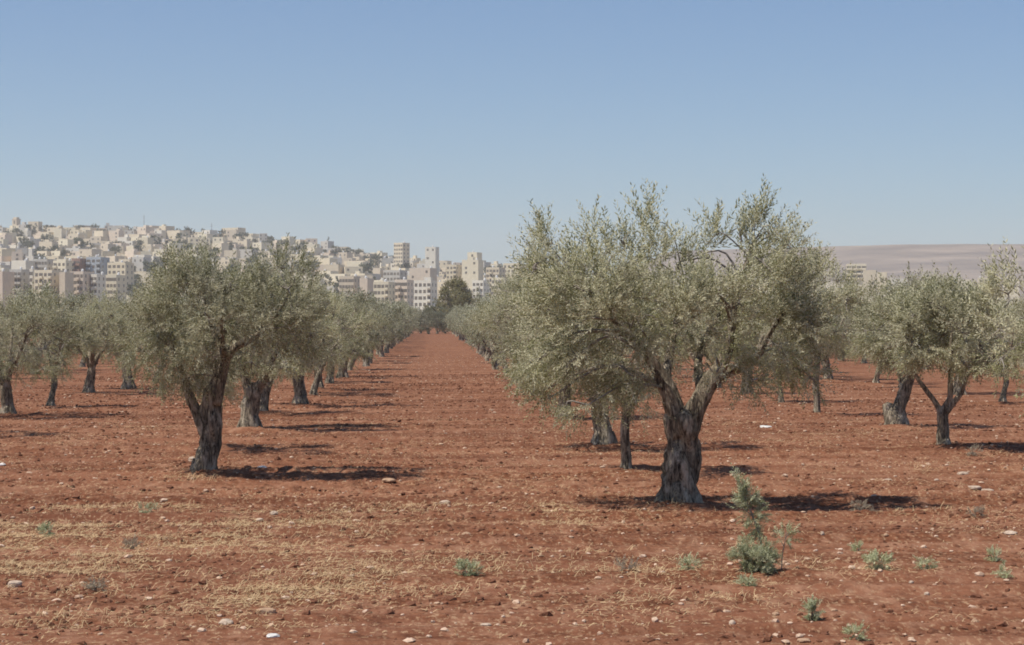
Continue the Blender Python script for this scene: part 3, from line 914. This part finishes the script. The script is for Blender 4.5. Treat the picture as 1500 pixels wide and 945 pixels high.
weed("weed_bush", 1104, 842, 80, 60, "rounded blue-green leafy bush at the foot of the leaning shoot", "bush", nleaf=10000, tpl=TPL_WEED, seed=1)
weed("weed_clump", 1097, 858, 30, 14, "low pale green weed tucked in front of the blue-green bush", "weed", nleaf=700, seed=2)
weed("weed_clump", 685, 846, 36, 24, "bright green weed tuft alone in the middle foreground", "weed", nleaf=1500, seed=3)
weed("weed_clump", 216, 754, 34, 20, "dull green weed in dry grass in front of the front-left olive", "weed", nleaf=900, seed=4)
weed("weed_clump", 70, 788, 28, 22, "dull green weed in dry grass toward the photo's left edge", "weed", nleaf=900, seed=5)
weed("weed_clump", 1282, 838, 50, 28, "wide pale green weed right of the blue-green bush", "weed", nleaf=1700, seed=6)
weed("weed_clump", 1257, 809, 18, 9, "tiny green weed just beyond the wide pale green one", "weed", nleaf=350, seed=7)
weed("weed_clump", 1357, 836, 30, 20, "thin grey-green weed with dry stalks right of the wide one", "weed", nleaf=700, seed=8)
weed("weed_clump", 1457, 826, 26, 20, "grey-green weed by the right edge, upper one of two", "weed", nleaf=600, seed=9)
weed("weed_clump", 1471, 846, 22, 16, "grey-green weed by the right edge, lower one of two", "weed", nleaf=500, seed=10)
weed("weed_clump", 1191, 899, 20, 34, "small upright dark green weed alone in the lower right foreground", "weed", nleaf=1300, seed=11)
weed("weed_clump", 1253, 938, 30, 22, "sparse grey-green weed at the photo's bottom edge", "weed", nleaf=500, seed=12)
weed("weed_clump", 1010, 838, 40, 20, "faded green weed in straw left of the blue-green bush", "weed", nleaf=800, seed=13)
weed("weed_clump", 920, 841, 34, 16, "sparse dry-green weed in straw, farther left of the blue-green bush", "weed", "leaf_dry", nleaf=450, seed=14)
weed("dry_shrub", 1425, 665, 36, 18, "grey dry shrub in the shade beside the twisted slim olive", "shrub", "leaf_dry", nleaf=900, seed=15)
weed("dry_shrub", 1262, 752, 44, 15, "dry twiggy scrub in the great olive's shadow", "shrub", "leaf_dry", nleaf=700, seed=16)
weed("dry_shrub", 1428, 757, 40, 18, "pale dry stalks in the open soil on the right", "shrub", "leaf_dry", nleaf=450, seed=17)
weed("dry_shrub", 196, 800, 40, 14, "tangle of dry stalks in the straw patch", "shrub", "leaf_dry", nleaf=500, seed=18)
weed("dry_shrub", 136, 862, 46, 16, "dry grey stalks near the left bottom, right of the whitish stone", "shrub", "leaf_dry", nleaf=600, seed=19)

# the leaning shoot above the bush and its thin neighbour
Ds = dist_of(840); ss = Ds / FPX
def shoot(name, base, ctrl, tufts, label, nleaf, seed, r=.012):
    p = W(base[0], Ds + .05); t = empty(name, (p[0], p[1], gz(p[0], p[1])), -TH); tag(t, label, "sapling")
    c = spline(np.array([[(x - base[0]) * ss, 0, (base[1] - y) * ss, rr] for x, y, rr in ctrl]), 14)
    b = MB(); b.tube(c[:, :3], c[:, 3], 7)
    cl = [((x - base[0]) * ss, 0, (base[1] - y) * ss, rx * ss, rx * ss, ry * ss, .6) for x, y, rx, ry in tufts]
    for q in cl:
        k = np.argmin(np.linalg.norm(c[:, :3] - np.array(q[:3]), axis=1)); a = c[max(0, k - 2), :3]
        b.tube(np.array([a, (a + np.array(q[:3])) / 2, q[:3]]), [.005, .004, .002], 5)
    obj("stem", b.mesh("stem", True), M["twig"], t)
    me, _ = crown_mesh("foliage", cl, nleaf, np.random.default_rng(seed), TPL_FINE, 5)
    obj("foliage", me, M["leaf_weed"], t)

shoot("olive_sapling", (1116, 842), [(1116, 844, .014), (1117, 815, .012), (1112, 790, .011), (1104, 765, .009), (1092, 735, .006), (1085, 712, .003)],
      [(1111, 782, 9, 11), (1107, 769, 11, 12), (1101, 757, 11, 12), (1096, 745, 10, 12), (1090, 733, 8, 12), (1087, 722, 6, 10), (1084, 713, 5, 9), (1115, 757, 6, 9), (1084, 746, 6, 7)],
      "tall leaning olive shoot rising out of the blue-green bush", 3200, 71)
shoot("olive_sapling", (1145, 826), [(1145, 828, .007), (1146, 806, .006), (1149, 790, .005), (1152, 772, .003)],
      [(1152, 778, 9, 8), (1142, 782, 6, 5), (1157, 772, 5, 6)], "thin dark sprig with a small leafy top right of the leaning shoot", 500, 72)

# ---------------------------------------------------------------- town hill, distant plateau
CREST = 1850.0
def skyline(u):
    return np.interp(u, [-500, 0, 200, 300, 400, 480, 560, 640, 720, 800, 1000, 1240, 1400, 1700, 2200],
                     [336, 340, 340, 345, 355, 369, 382, 392, 399, 403, 409, 416, 430, 446, 460])


def hill_z(u, D):
    top = (HORIZ - skyline(u)) / FPX * CREST + CAMH
    t = np.clip((D - 880) / (CREST - 880), 0, 1)
    s = t * (0.75 + 0.25 * t)
    z = top * s - 1.0 * (1 - np.clip((D - 860) / 60, 0, 1))
    back = np.clip((D - CREST) / 900, 0, 1)
    return z * (1 - 0.55 * back * back)


U, DD = np.meshgrid(np.linspace(-500, 2200, 150), np.concatenate([np.linspace(860, 1900, 110), np.linspace(1940, 2900, 20)]))
XC = (U - 750) / FPX * DD
HX = DD * FW[0] + XC * RT[0]; HY = DD * FW[1] + XC * RT[1]
HZ = hill_z(U, DD) + fbm(HX * .012, HY * .012, 55, 4) * np.clip((DD - 880) / 200, 0, 1) * 5
nx2 = U.shape[1]; ii = (np.arange(U.shape[0] - 1)[:, None] * nx2 + np.arange(nx2 - 1)[None, :]).ravel()
M["hill"] = rough_mat("limestone_hill", [(.32, (.15, .135, .085)), (.48, (.33, .28, .20)), (.68, (.47, .41, .31))], .035, .6, .3, coord="Object")
hill = obj("hillside", np_mesh("hillside", np.stack([HX, HY, HZ], -1).reshape(-1, 3), np.stack([ii, ii + 1, ii + nx2 + 1, ii + nx2], 1), smooth=True), M["hill"])
tag(hill, "pale limestone hillside under the town", kind="structure")

U, DD = np.meshgrid(np.linspace(760, 2300, 160), np.concatenate([np.linspace(3300, 4300, 40), np.linspace(4350, 5900, 16)]))
ptop = (HORIZ - np.interp(U, [760, 860, 980, 1240, 1500, 2300], [468, 425, 366, 359, 356, 352])) / FPX * 4250 + CAMH
t = np.clip((DD - 3350) / 900, 0, 1)
XC = (U - 750) / FPX * DD; PX = DD * FW[0] + XC * RT[0]; PY = DD * FW[1] + XC * RT[1]
PZ = np.maximum(-3, ptop * (t ** 1.15) + fbm(PX * .004, PY * .004, 66, 4) * 14 * t * (1 - .75 * np.clip((t - .7) / .3, 0, 1)) - 2)
nx2 = U.shape[1]; ii = (np.arange(U.shape[0] - 1)[:, None] * nx2 + np.arange(nx2 - 1)[None, :]).ravel()
M["plateau"] = rough_mat("bare_plateau", [(.36, (.115, .083, .060)), (.5, (.175, .128, .092)), (.68, (.29, .22, .16))], .011, .3, .02, stretch=(.5, 1.5, 3))
o = obj("plateau_hills", np_mesh("plateau_hills", np.stack([PX, PY, PZ], -1).reshape(-1, 3), np.stack([ii, ii + 1, ii + nx2 + 1, ii + nx2], 1), smooth=True), M["plateau"])
tag(o, "bare brown plateau fading into haze", kind="structure")

# ---------------------------------------------------------------- the town
COLOURS = {"cream": (.73, .65, .49), "beige": (.65, .56, .42), "pinkish": (.68, .57, .455), "grey": (.52, .49, .44), "white": (.72, .67, .57),
           "tan": (.61, .52, .40), "blue-grey": (.40, .43, .46), "brick red": (.34, .22, .18), "sand": (.69, .60, .44)}
for c, v in COLOURS.items():
    M["w_" + c] = rough_mat("wall_" + c.replace(" ", "_").replace("-", "_"), [(.3, tuple(x * .88 for x in v)), (.7, tuple(min(.8, x * 1.06) for x in v))], .5, rnd=.10)
M["roof"] = rough_mat("flat_roof", [(.3, (.34, .31, .27)), (.7, (.50, .46, .40))], .6, rnd=.15)
M["glass_or_recess"] = rough_mat("dark_opening", [(.3, (.13, .115, .095)), (.7, (.24, .21, .175))], 1.2, rough=.35)
M["tank"] = rough_mat("water_tank", [(.3, (.60, .59, .57)), (.7, (.74, .73, .70))], 2, rough=.5)
M["metal"] = rough_mat("grey_metal", [(.3, (.16, .16, .17)), (.7, (.28, .28, .29))], 2, rough=.5)

_cache = {}
def box_mesh(name, w, d, h, z0=0.0, cx=0.0, cy=0.0):
    k = (name, round(w, 2), round(d, 2), round(h, 2))
    if k not in _cache:
        _cache[k] = MB().box(-w / 2, w / 2, -d / 2, d / 2, 0, h).mesh(name)
    return _cache[k]


def part(name, me, mat, parent, loc, rz=0.0):
    if not me.materials:
        me.materials.append(M[mat])
    return obj(name, me, None, parent, loc, rz)


def house(name, px, D, z, w, d, nfl, yaw, colour, label, cat, group, rngh, windows="some", hut=True, tank=True, balc=(), floor=3.0, blank=False, cols=None):
    """a flat-roofed masonry house: walls with parapet, roof slab, windows, stair hut, water tank"""
    t = empty(name, W(px, D, z), -TH + yaw)
    tag(t, label, cat, group)
    H = nfl * floor
    b = MB().box(-w / 2, w / 2, -d / 2, d / 2, -6, H)
    p = .22
    b.box(-w / 2, w / 2, -d / 2, -d / 2 + p, H, H + .8); b.box(-w / 2, w / 2, d / 2 - p, d / 2, H, H + .8)
    b.box(-w / 2, -w / 2 + p, -d / 2 + p, d / 2 - p, H, H + .8); b.box(w / 2 - p, w / 2, -d / 2 + p, d / 2 - p, H, H + .8)
    obj("wall", b.mesh("wall"), M["w_" + colour], t)
    rf = part("roof", box_mesh("roof", round(w - .5, 1), round(d - .5, 1), .12), "roof", t, (0, 0, H + .01))
    if hut:
        hb = box_mesh("stair_hut", 3.2, 3.6, 2.3)
        o = obj("stair_hut", hb.copy(), M["w_" + colour], rf, (rngh.uniform(-.3, .3) * w, rngh.uniform(0, .25) * d, .12))
    if tank:
        if "tank" not in _cache:
            _cache["tank"] = MB().cyl(0, 0, .4, 1.7, .62, 10).cyl(0, 0, 1.7, 2.0, .62, 10, .15).box(-.5, -.4, -.5, .5, 0, .4).box(.4, .5, -.5, .5, 0, .4).mesh("water_tank")
        part("water_tank", _cache["tank"], "tank", rf, (rngh.uniform(-.38, .38) * w, rngh.uniform(-.3, .3) * d, .12))
    n = cols if cols else max(1, int(w / 3.6))
    if windows != "none":
        for fl in range(nfl):
            for c in range(n):
                if windows == "some" and rngh.random() < .45:
                    continue
                x = (c + .5) / n * w - w / 2
                zz = fl * floor + .95
                if c in balc:
                    bw = min(w / n * .88, 3.6)
                    part("window", box_mesh("window", round(bw * .92, 1), .10, 2.15), "glass_or_recess", t, (x, -d / 2 - .02, fl * floor + .25))  # dark panel stands in for the shade of the loggia recess
                    if ("balc", round(bw, 1)) not in _cache:
                        _cache[("balc", round(bw, 1))] = MB().box(-bw / 2, bw / 2, -1.25, -.06, 0, .16).box(-bw / 2, bw / 2, -1.25, -1.13, .16, 1.0).box(-bw / 2, -bw / 2 + .1, -1.13, -.06, .16, 1.0).box(bw / 2 - .1, bw / 2, -1.13, -.06, .16, 1.0).mesh("balcony")
                    me = _cache[("balc", round(bw, 1))]
                    if (colour, round(bw, 1)) not in _cache:
                        _cache[(colour, round(bw, 1))] = me.copy()
                    part("balcony", _cache[(colour, round(bw, 1))], "w_" + colour, t, (x, -d / 2, fl * floor + .02))
                else:
                    ww = 1.25 if rngh.random() < .75 else 1.7
                    part("window", box_mesh("window", ww, .10, 1.45), "glass_or_recess", t, (x, -d / 2 - .02, zz))
                    # side windows on the right-hand flank
            if windows == "all" and d > 8 and fl % 1 == 0:
                for q in (-.25, .25):
                    part("window", box_mesh("window", .10, 1.3, 1.45), "glass_or_recess", t, (w / 2 + .02, q * d, zz))
    return t


rh = random.Random(77)
APTG = "apartment blocks at the foot of the hill"
boxes_taken = []


def block(px0, px1, ytop, D, nfl, colour, label, yaw=-8, windows="all", balc=(), hut=False, tank=True, cols=None, d=12, name="apartment_block"):
    full = (px1 - px0) / FPX * D; a = abs(math.radians(yaw))
    d = min(d, .42 * full / max(.15, math.sin(a)))
    w = (full - d * math.sin(a)) / math.cos(a)
    ztop = (HORIZ - ytop) / FPX * D + CAMH - .8
    z = ztop - nfl * 3.0
    house(name, (px0 + px1) / 2, D, z, w, d, nfl, math.radians(yaw), colour, label, "apartment block", APTG, rh, windows, hut, tank, balc, cols=cols)
    # lift nothing: walls run 6 m below z; add foundations where the slope is lower
    boxes_taken.append((px0 - 3, px1 + 3, ytop - 3, D))


Y0 = -12
block(-14, 17, 398, 930, 6, "pinkish", "blank peach apartment gable at the left border, foot of the hill", Y0, "none")
block(18, 44, 395, 950, 6, "grey", "dark grey apartment block with deep balconies near the left border", Y0, balc=(0, 1, 2), cols=3)
block(45, 53, 394, 948, 6, "white", "narrow white stair tower between the grey and cream blocks", Y0, cols=1, d=9, name="stair_tower")
block(54, 89, 396, 940, 6, "cream", "cream apartment block with pairs of balcony openings, above the left olives", Y0, balc=(1, 3), cols=4)
block(90, 105, 399, 938, 6, "tan", "blank brownish apartment gable right of the cream block", Y0, "none")
block(106, 134, 398, 955, 6, "pinkish", "pale pink apartment block with few windows, foot of the hill at left", Y0, cols=4, balc=(2,))
block(136, 152, 402, 960, 5, "white", "white narrow apartment block right of the pale pink one", Y0, balc=(1,), cols=2)
block(154, 182, 403, 975, 5, "cream", "cream apartment block just left of the front-left olive's crown", Y0, cols=4)
block(20, 49, 382, 1080, 4, "white", "long plain white building above the grey block", Y0, "none")
block(51, 80, 380, 1090, 4, "grey", "pale grey block with dark windows in the second tier at left", Y0, cols=5)
block(81, 107, 382, 1085, 4, "cream", "cream block in the second tier, left of the red-brown one", Y0, cols=3, balc=(0,))
block(108, 128, 379, 1095, 4, "brick red", "red-brown block with dark openings in the second tier", Y0, balc=(0, 1), cols=2)
block(129, 158, 377, 1100, 4, "blue-grey", "blue-grey block with dark balconies in the second tier", Y0, balc=(0, 2), cols=3)
block(160, 194, 385, 1090, 4, "sand", "sand-coloured block with small windows beside the blue-grey one", Y0, cols=4)
block(498, 527, 405, 1010, 4, "tan", "tan block with a row of small windows above the lane's left trees", Y0, cols=5)
block(528, 547, 408, 1000, 4, "pinkish", "blank pinkish gable left of the white windowed block", Y0, "none")
block(548, 578, 413, 960, 5, "cream", "cream block with square windows, left one of three facing the lane", Y0, cols=4, balc=(3,))
block(579, 605, 410, 975, 6, "pinkish", "pink-grey block with dark window columns, middle of three facing the lane", Y0, cols=4, balc=(1,))
block(607, 640, 411, 950, 7, "white", "tall creamy white block with balconies, right of three facing the lane", Y0, cols=4, balc=(3,), hut=True)
block(577, 600, 356, 1560, 8, "beige", "high-rise with a shaded dark flank standing above the hill's skyline", -33, cols=4, hut=False, d=14, name="tower_block")
block(623, 643, 362, 1480, 8, "white", "plain white tower above the skyline right of the high-rise", -15, "some", d=9, name="tower_block")
block(677, 708, 381, 1300, 6, "cream", "broad cream block with a blank front behind the dark broadleaf tree", -15, "some", hut=True)
block(685, 706, 370, 1330, 8, "cream", "cream penthouse of the broad cream block, built as a taller block behind it", -15, "some", tank=True)  # penthouse of the block before it, modelled as a building of its own
block(654, 676, 388, 1330, 5, "sand", "sand block with shaded balconies left of the broad cream one", -15, cols=3, balc=(2,))
block(712, 740, 392, 1250, 5, "beige", "beige stepped block right of the broad cream one", -18, cols=4, balc=(1,))
block(737, 768, 386, 1350, 5, "cream", "cream block behind the second broadleaf tree", -18, cols=4)
block(772, 802, 373, 1330, 7, "white", "white block with window columns at the great olive's left edge", -18, cols=4, balc=(0,))
block(692, 717, 411, 1060, 3, "white", "low white house with dark openings right of the broadleaf tree", -15, cols=3, balc=(1,))
block(720, 748, 407, 1090, 3, "cream", "low cream house right of the low white one", -15, cols=4)
block(600, 640, 393, 1200, 4, "pinkish", "wide pinkish terrace block above the three facing the lane", -18, "some")
block(562, 596, 396, 1180, 4, "grey", "grey block with a shadowed top floor above the three facing the lane", -18, cols=5)
block(1238, 1271, 387, 1330, 3, "cream", "cream block with strip balconies on the right, between the great olive and the leaning one", -10, cols=4, balc=(0, 1, 2, 3), tank=False)
block(1262, 1286, 396, 1300, 3, "beige", "beige house stepping down right of the cream block", -12, "some", tank=False)
block(1282, 1302, 399, 1320, 2, "sand", "low sand-coloured house at the right end of the town", -12, "some", tank=False)
block(1300, 1330, 408, 1360, 2, "white", "long low white building at the foot of the plateau", -10, "some", tank=False, name="farm_building")
for k, (a, b_, yy) in enumerate(((1362, 1384, 414), (1392, 1425, 410), (1430, 1462, 407), (1468, 1494, 409))):
    block(a, b_, yy, 1400 + 20 * k, 2, ("white", "cream", "sand", "cream")[k],
          ("small white farm building above the slim twisted olive", "pale long farm building left of the tall twigs on the right", "sand farm building behind the right border olive", "cream farm building at the right border under the plateau")[k], -12, "some", name="farm_building")

# hillside houses in tiers
HG = "pale houses stacked on the hillside"
cols = ["cream", "beige", "sand", "cream", "pinkish", "white", "tan", "grey", "beige", "sand"]
D = 1010.0
tree_spots = []; specs = []
while D < 1865:
    umax = 830
    u = -25 + rh.uniform(0, 20)
    tier = (D - 1010) / 850
    while u < umax:
        w = rh.uniform(6.5, 12) if rh.random() < .85 else rh.uniform(12, 20)
        du = w * 1.12 / D * FPX
        uc = u + du / 2
        zt = float(hill_z(np.array([uc]), np.array([D]))[0])
        yb = HORIZ - (zt - CAMH) / D * FPX
        nfl = rh.choice((1, 1, 2, 2, 2, 3))
        ytop = yb - nfl * 3.2 / D * FPX
        clash = any(a < uc + du * .45 and uc - du * .45 < b_ and (D < dd + 25) and ytop < yt + 14 for a, b_, yt, dd in boxes_taken)
        hidden = 190 < uc < 460 and yb > 402 or (uc > 640 and D < 1060) or yb > 430
        if not clash and not hidden and rh.random() < .88:
            specs.append((w * nfl ** .5 / D * rh.uniform(.85, 1.15), uc, D, zt, w, nfl, tier))
        if rh.random() < .34:
            tree_spots.append((u + du + rh.uniform(-6, 4), D - rh.uniform(8, 18)))
        u += du + rh.uniform(0, 5) + (rh.uniform(8, 20) if rh.random() < .12 else 0)
    D += rh.uniform(31, 39)
specs.sort(reverse=True)
print("houses", len(specs))
mass = MB(); mass_m = []
mass_cols = ["cream", "beige", "sand", "white", "pinkish", "grey"]
for k, (_, uc, D, zt, w, nfl, tier) in enumerate(specs):
    yaw = math.radians(rh.choice((-36, -30, -26, -20, -14, 12)) + rh.uniform(-8, 8)); dpt = rh.uniform(7, 11)
    if k < 298:
        c = rh.choice(cols)
        band = "the skyline ridge" if tier > .86 else "the upper slope" if tier > .6 else "the middle slope" if tier > .3 else "the lower slope"
        where = "at the far left of town" if uc < 120 else "above the left olives" if uc < 240 else "above the front-left olive's crown" if uc < 470 else "left of the high-rise" if uc < 575 else "below the two towers" if uc < 650 else "between the towers and the great olive"
        st = {1: "single-storey", 2: "two-storey", 3: "three-storey", 4: "four-storey"}[nfl]
        house("hillside_house", uc, D, zt, w, dpt, nfl, yaw, c, f"{c} {st} house on {band}, {where}", "house", HG, rh, "some" if rh.random() < .75 else "none", rh.random() < .3, rh.random() < .35)
    else:
        h = nfl * 3.0; hb = MB().box(-w / 2, w / 2, -dpt / 2, dpt / 2, -5, h + .3)
        nb_ = 6
        if rh.random() < .35:
            hx = rh.uniform(-.25, .25) * w; hb.box(hx - 1.4, hx + 1.4, -1.2, 1.6, h + .3, h + 2.6); nb_ += 6
        nwin = 0
        for fl in range(nfl):
            for cx in np.linspace(-w * .32, w * .32, max(2, int(w / 3.5))):
                if rh.random() < .55:
                    hb.box(cx - .6, cx + .6, -dpt / 2 - .06, -dpt / 2 + .02, fl * 3 + .95, fl * 3 + 2.4); nwin += 6
        v_ = np.concatenate(hb.v); ang = -TH + yaw; ca, sa = math.cos(ang), math.sin(ang); p = W(uc, D, zt)
        v_ = np.stack([v_[:, 0] * ca - v_[:, 1] * sa + p[0], v_[:, 0] * sa + v_[:, 1] * ca + p[1], v_[:, 2] + p[2]], 1)
        mass.add(v_, np.concatenate(hb.q)); mass_m += [rh.randrange(6)] * nb_ + [6] * nwin
me = np_mesh("distant_houses", np.concatenate(mass.v), np.concatenate(mass.q), mids=mass_m)
for c in mass_cols:
    me.materials.append(M["w_" + c])
me.materials.append(M["glass_or_recess"])
o = obj("distant_houses", me, None); tag(o, "the remaining small pale houses crowding the town's hillside", kind="stuff")

# trees between the houses
TPL_TOWN = sprig_templates(8, 4, 12, 1.1, .75, .42)
def town_tree_parts(seed, H, R, trunk, nleaf=700, cyp=False):
    rng = np.random.default_rng(seed)
    cl = []
    if cyp:
        for k in range(7):
            f = k / 6
            cl.append((0, 0, H * (.12 + .8 * f), R * (1 - .75 * f), R * (1 - .75 * f), H * .13, 1))
    else:
        for k in range(9):
            d = rng.normal(size=3); d /= np.linalg.norm(d)
            cl.append((d[0] * R * .6, d[1] * R * .6, trunk + (H - trunk) * (.5 + .32 * d[2]), R * .5, R * .5, (H - trunk) * .28, .3))
    me, _ = crown_mesh("crown", cl, nleaf, rng, TPL_TOWN, 5)
    b = MB(); b.tube([[0, 0, -1.5], [0, 0, trunk], [0, 0, H * .6]], [.3, .24, .1], 8)
    return b.mesh("trunk", True), me


TT = [town_tree_parts(401, 6, 2.8, 1.6), town_tree_parts(402, 5, 3.4, 1.2), town_tree_parts(403, 7.5, 3.0, 2.0), town_tree_parts(404, 4, 3.6, .8)]
TG = "dark trees between the hillside houses"


def town_tree(u, D, v, sc, label, cat="town tree", name="town_tree", mat="leaf_town"):
    z = float(hill_z(np.array([u]), np.array([D]))[0])
    t = empty(name, W(u, D, z), rh.uniform(0, 6.28), sc); tag(t, label, cat, TG)
    obj("trunk", v[0], M["bark"], t); obj("crown", v[1], M[mat], t)


rh.shuffle(tree_spots)
for u, D in tree_spots[:200]:
    town_tree(u, D, TT[rh.randrange(4)], rh.uniform(1.0, 1.9), "small dark tree between the houses on the " + ("upper" if D > 1500 else "middle" if D > 1250 else "lower") + " slope")
for u in list(range(66, 210, 9)) + [232, 243, 258, 300, 345, 396, 455, 490, 498, 506, 514, 522, 530, 538, 552, 556, 700, 706]:
    town_tree(u + rh.uniform(-2, 2), CREST - 25 + rh.uniform(-30, 10), TT[rh.randrange(4)], rh.uniform(.9, 1.4), "dark tree on the skyline ridge of the town")
for k in range(9):      # two avenues running down the slope
    f = k / 8
    town_tree(327 - 16 * f, 1760 - 330 * f, TT[k % 4], 1.25, "dark tree in the left one of two lines running down the slope")
    town_tree(392 - 20 * f, 1740 - 430 * f, TT[(k + 1) % 4], 1.25, "dark tree in the right one of two lines running down the slope")
for k in range(5):
    town_tree(534 + 3 * (k % 2), 1700 - 60 * k, TT[(k + 2) % 4], 1.2, "dark tree in the short line above the tan block")
cyp = town_tree_parts(420, 13, 1.9, 1.0, 900, True)
town_tree(480, CREST - 10, cyp, 1.0, "tall dark cypress standing alone on the ridge", "cypress", "cypress")

# tower and masts on the ridge
t = empty("stone_tower", W(24, CREST + 5, float(hill_z(np.array([24.]), np.array([CREST]))[0]) + 5), -TH - .5); tag(t, "square tan stone tower on the ridge at the far left", "tower")
obj("wall", MB().box(-2.6, 2.6, -2.6, 2.6, -8, 6.4).box(-2.9, 2.9, -2.9, 2.9, 6.4, 7.0).box(-1.9, 1.9, -1.9, 1.9, 7.0, 8.6).mesh("wall"), M["w_tan"], t)
obj("window", MB().box(-.9, .9, -2.72, -2.56, 2.6, 5.4).mesh("window"), M["glass_or_recess"], t)
for px, h, lab in ((211, 15, "thin grey mast on the ridge, taller one"), (310, 11, "thin grey mast on the ridge, shorter one, by the left tree line")):
    t = empty("radio_mast", W(px, CREST - 40, float(hill_z(np.array([float(px)]), np.array([CREST - 40]))[0])), 0); tag(t, lab, "mast")
    pl = obj("pole", MB().cyl(0, 0, -2, h + 3, .32, 8, .14).mesh("pole"), M["metal"], t)
    obj("antenna", MB().box(-.9, .9, -.1, .1, h, h + .25).box(-.6, .6, -.1, .1, h + 1.5, h + 1.7).box(-.8, .8, -.1, .1, h - 3, h - 2.8).mesh("antenna"), M["metal"], pl)

# two large broadleaf trees at the far edge of the grove
TPL_BIG = sprig_templates(10, 6, 14, .55, .30, .13)
def broadleaf(px, D, H, R, seed, label, nleaf=30000, mat="leaf_dark"):
    rng = np.random.default_rng(seed)
    cl = []
    for k in range(34):
        d = rng.normal(size=3); d /= np.linalg.norm(d); f = rng.uniform(.35, .8)
        cl.append((d[0] * R * f, d[1] * R * f, H * .56 + d[2] * H * .46 * f, R * .42, R * .42, H * .15, 0))
    stems = [[(0, 0, -.3, .55), (0, 0, .1, .5), (.1, 0, H * .2, .42), (.1, 0, H * .33, .3), (.2, 0, H * .6, .12)],
             [(.1, 0, H * .28, .25), (R * .3, .2, H * .45, .18), (R * .5, .3, H * .65, .06)], [(.1, 0, H * .28, .25), (-R * .3, -.2, H * .45, .18), (-R * .45, .1, H * .7, .06)]]
    plant_tree(build_olive(stems, cl, nleaf, seed, TPL_BIG, 6, False, .2, 12, 14), W(px, D), 0, 1, label, "large broadleaf trees before the town", mat, "broadleaf_tree", "broadleaf tree")


broadleaf(666, 520, 14.2, 4.6, 501, "big dark green-brown broadleaf tree in front of the town, at the lane's end")
broadleaf(760, 600, 15.5, 4.8, 502, "second large dull green tree in front of the town, beside the great olive's left edge")
broadleaf(685, 500, 9.0, 3.6, 503, "lower dark tree at the right foot of the big broadleaf tree", 12000)
broadleaf(640, 540, 7.5, 3.4, 504, "low dark tree at the left foot of the big broadleaf tree", 11000)

# the grove going on beyond: one mass
rng = np.random.default_rng(31)
cl = []
for D in np.arange(232, 860, 15):
    for X in np.arange(-.30 * D, .30 * D, 8.0 + D * .012):
        if D < 372 and abs(X) < 7:
            continue
        x = X + rng.uniform(-1.5, 1.5); y = D + rng.uniform(-4, 4)
        for q in range(3):
            cl.append((x + rng.uniform(-1.2, 1.2), y + rng.uniform(-1, 1), rng.uniform(1.6, 2.8), 1.4, 1.4, 1.05, .3))
me, _ = crown_mesh("distant_grove", cl, len(cl) * 60, rng, sprig_templates(8, 4, 15, .8, .40, .17), 3)
o = obj("distant_grove", me, M["leaf_far"]); tag(o, "olive groves going on in the distance up to the town", kind="stuff")
print("grove clumps", len(cl))

# ---------------------------------------------------------------- air
m, nt, out = new_mat("haze_air")
pv = N(nt, "ShaderNodeVolumePrincipled"); pv.inputs["Color"].default_value = (.97, .985, 1.0, 1); pv.inputs["Density"].default_value = 1.35e-4
pv.inputs["Anisotropy"].default_value = 0.2
nt.links.new(pv.outputs[0], out.inputs["Volume"])
hz = obj("haze", MB().box(-2600, 2600, -180, 6300, -4.5, 240).mesh("haze"), m); tag(hz, "thin pale air between the grove and the town", kind="stuff")

# ---------------------------------------------------------------- light, sky, camera
w = bpy.data.worlds.new("World"); S.world = w; w.use_nodes = True
nt = w.node_tree
bg = nt.nodes["Background"]
sky = nt.nodes.new("ShaderNodeTexSky"); sky.sky_type = 'NISHITA'; sky.sun_disc = False
sky.sun_elevation = math.radians(SUN_EL); sky.sun_rotation = math.radians(SUN_AZ)
sky.altitude = 400; sky.air_density = 1.0; sky.dust_density = 0.6; sky.ozone_density = 2.0
nt.links.new(mixc(nt, 1.0, sky.outputs[0], (.79, .99, 1.215), 'MULTIPLY'), bg.inputs[0]); bg.inputs[1].default_value = 0.077

sl = bpy.data.lights.new("sun", 'SUN'); sl.energy = 5.0; sl.angle = math.radians(.53); sl.color = (1.0, .94, .84)
so = bpy.data.objects.new("sun", sl); COL.objects.link(so)
az, el = math.radians(SUN_AZ), math.radians(SUN_EL)
to_sun = Vector((math.sin(az) * math.cos(el), math.cos(az) * math.cos(el), math.sin(el)))
so.rotation_euler = to_sun.to_track_quat('Z', 'Y').to_euler(); so.location = (0, 0, 60)

cam = bpy.data.cameras.new("camera"); cam.sensor_width = 36; cam.lens = 36 * FPX / 1500; cam.clip_start = .5; cam.clip_end = 20000
co = bpy.data.objects.new("camera", cam); COL.objects.link(co)
co.location = (0, 0, CAMH)
pitch = math.atan((472.5 - HORIZ) / FPX)
co.rotation_euler = (math.pi / 2 - pitch, 0, -TH)
S.camera = co

S.view_settings.view_transform = 'Standard'; S.view_settings.look = 'None'; S.view_settings.exposure = 0.12; S.view_settings.gamma = 1.0
S.view_settings.use_curve_mapping = False
S.cycles.max_bounces = 6; S.cycles.diffuse_bounces = 3; S.cycles.glossy_bounces = 2; S.cycles.transmission_bounces = 3; S.cycles.volume_bounces = 1; S.cycles.transparent_max_bounces = 8
S.cycles.use_denoising = True
S.cycles.pixel_filter_type = 'BLACKMAN_HARRIS'; S.cycles.filter_width = 1.8
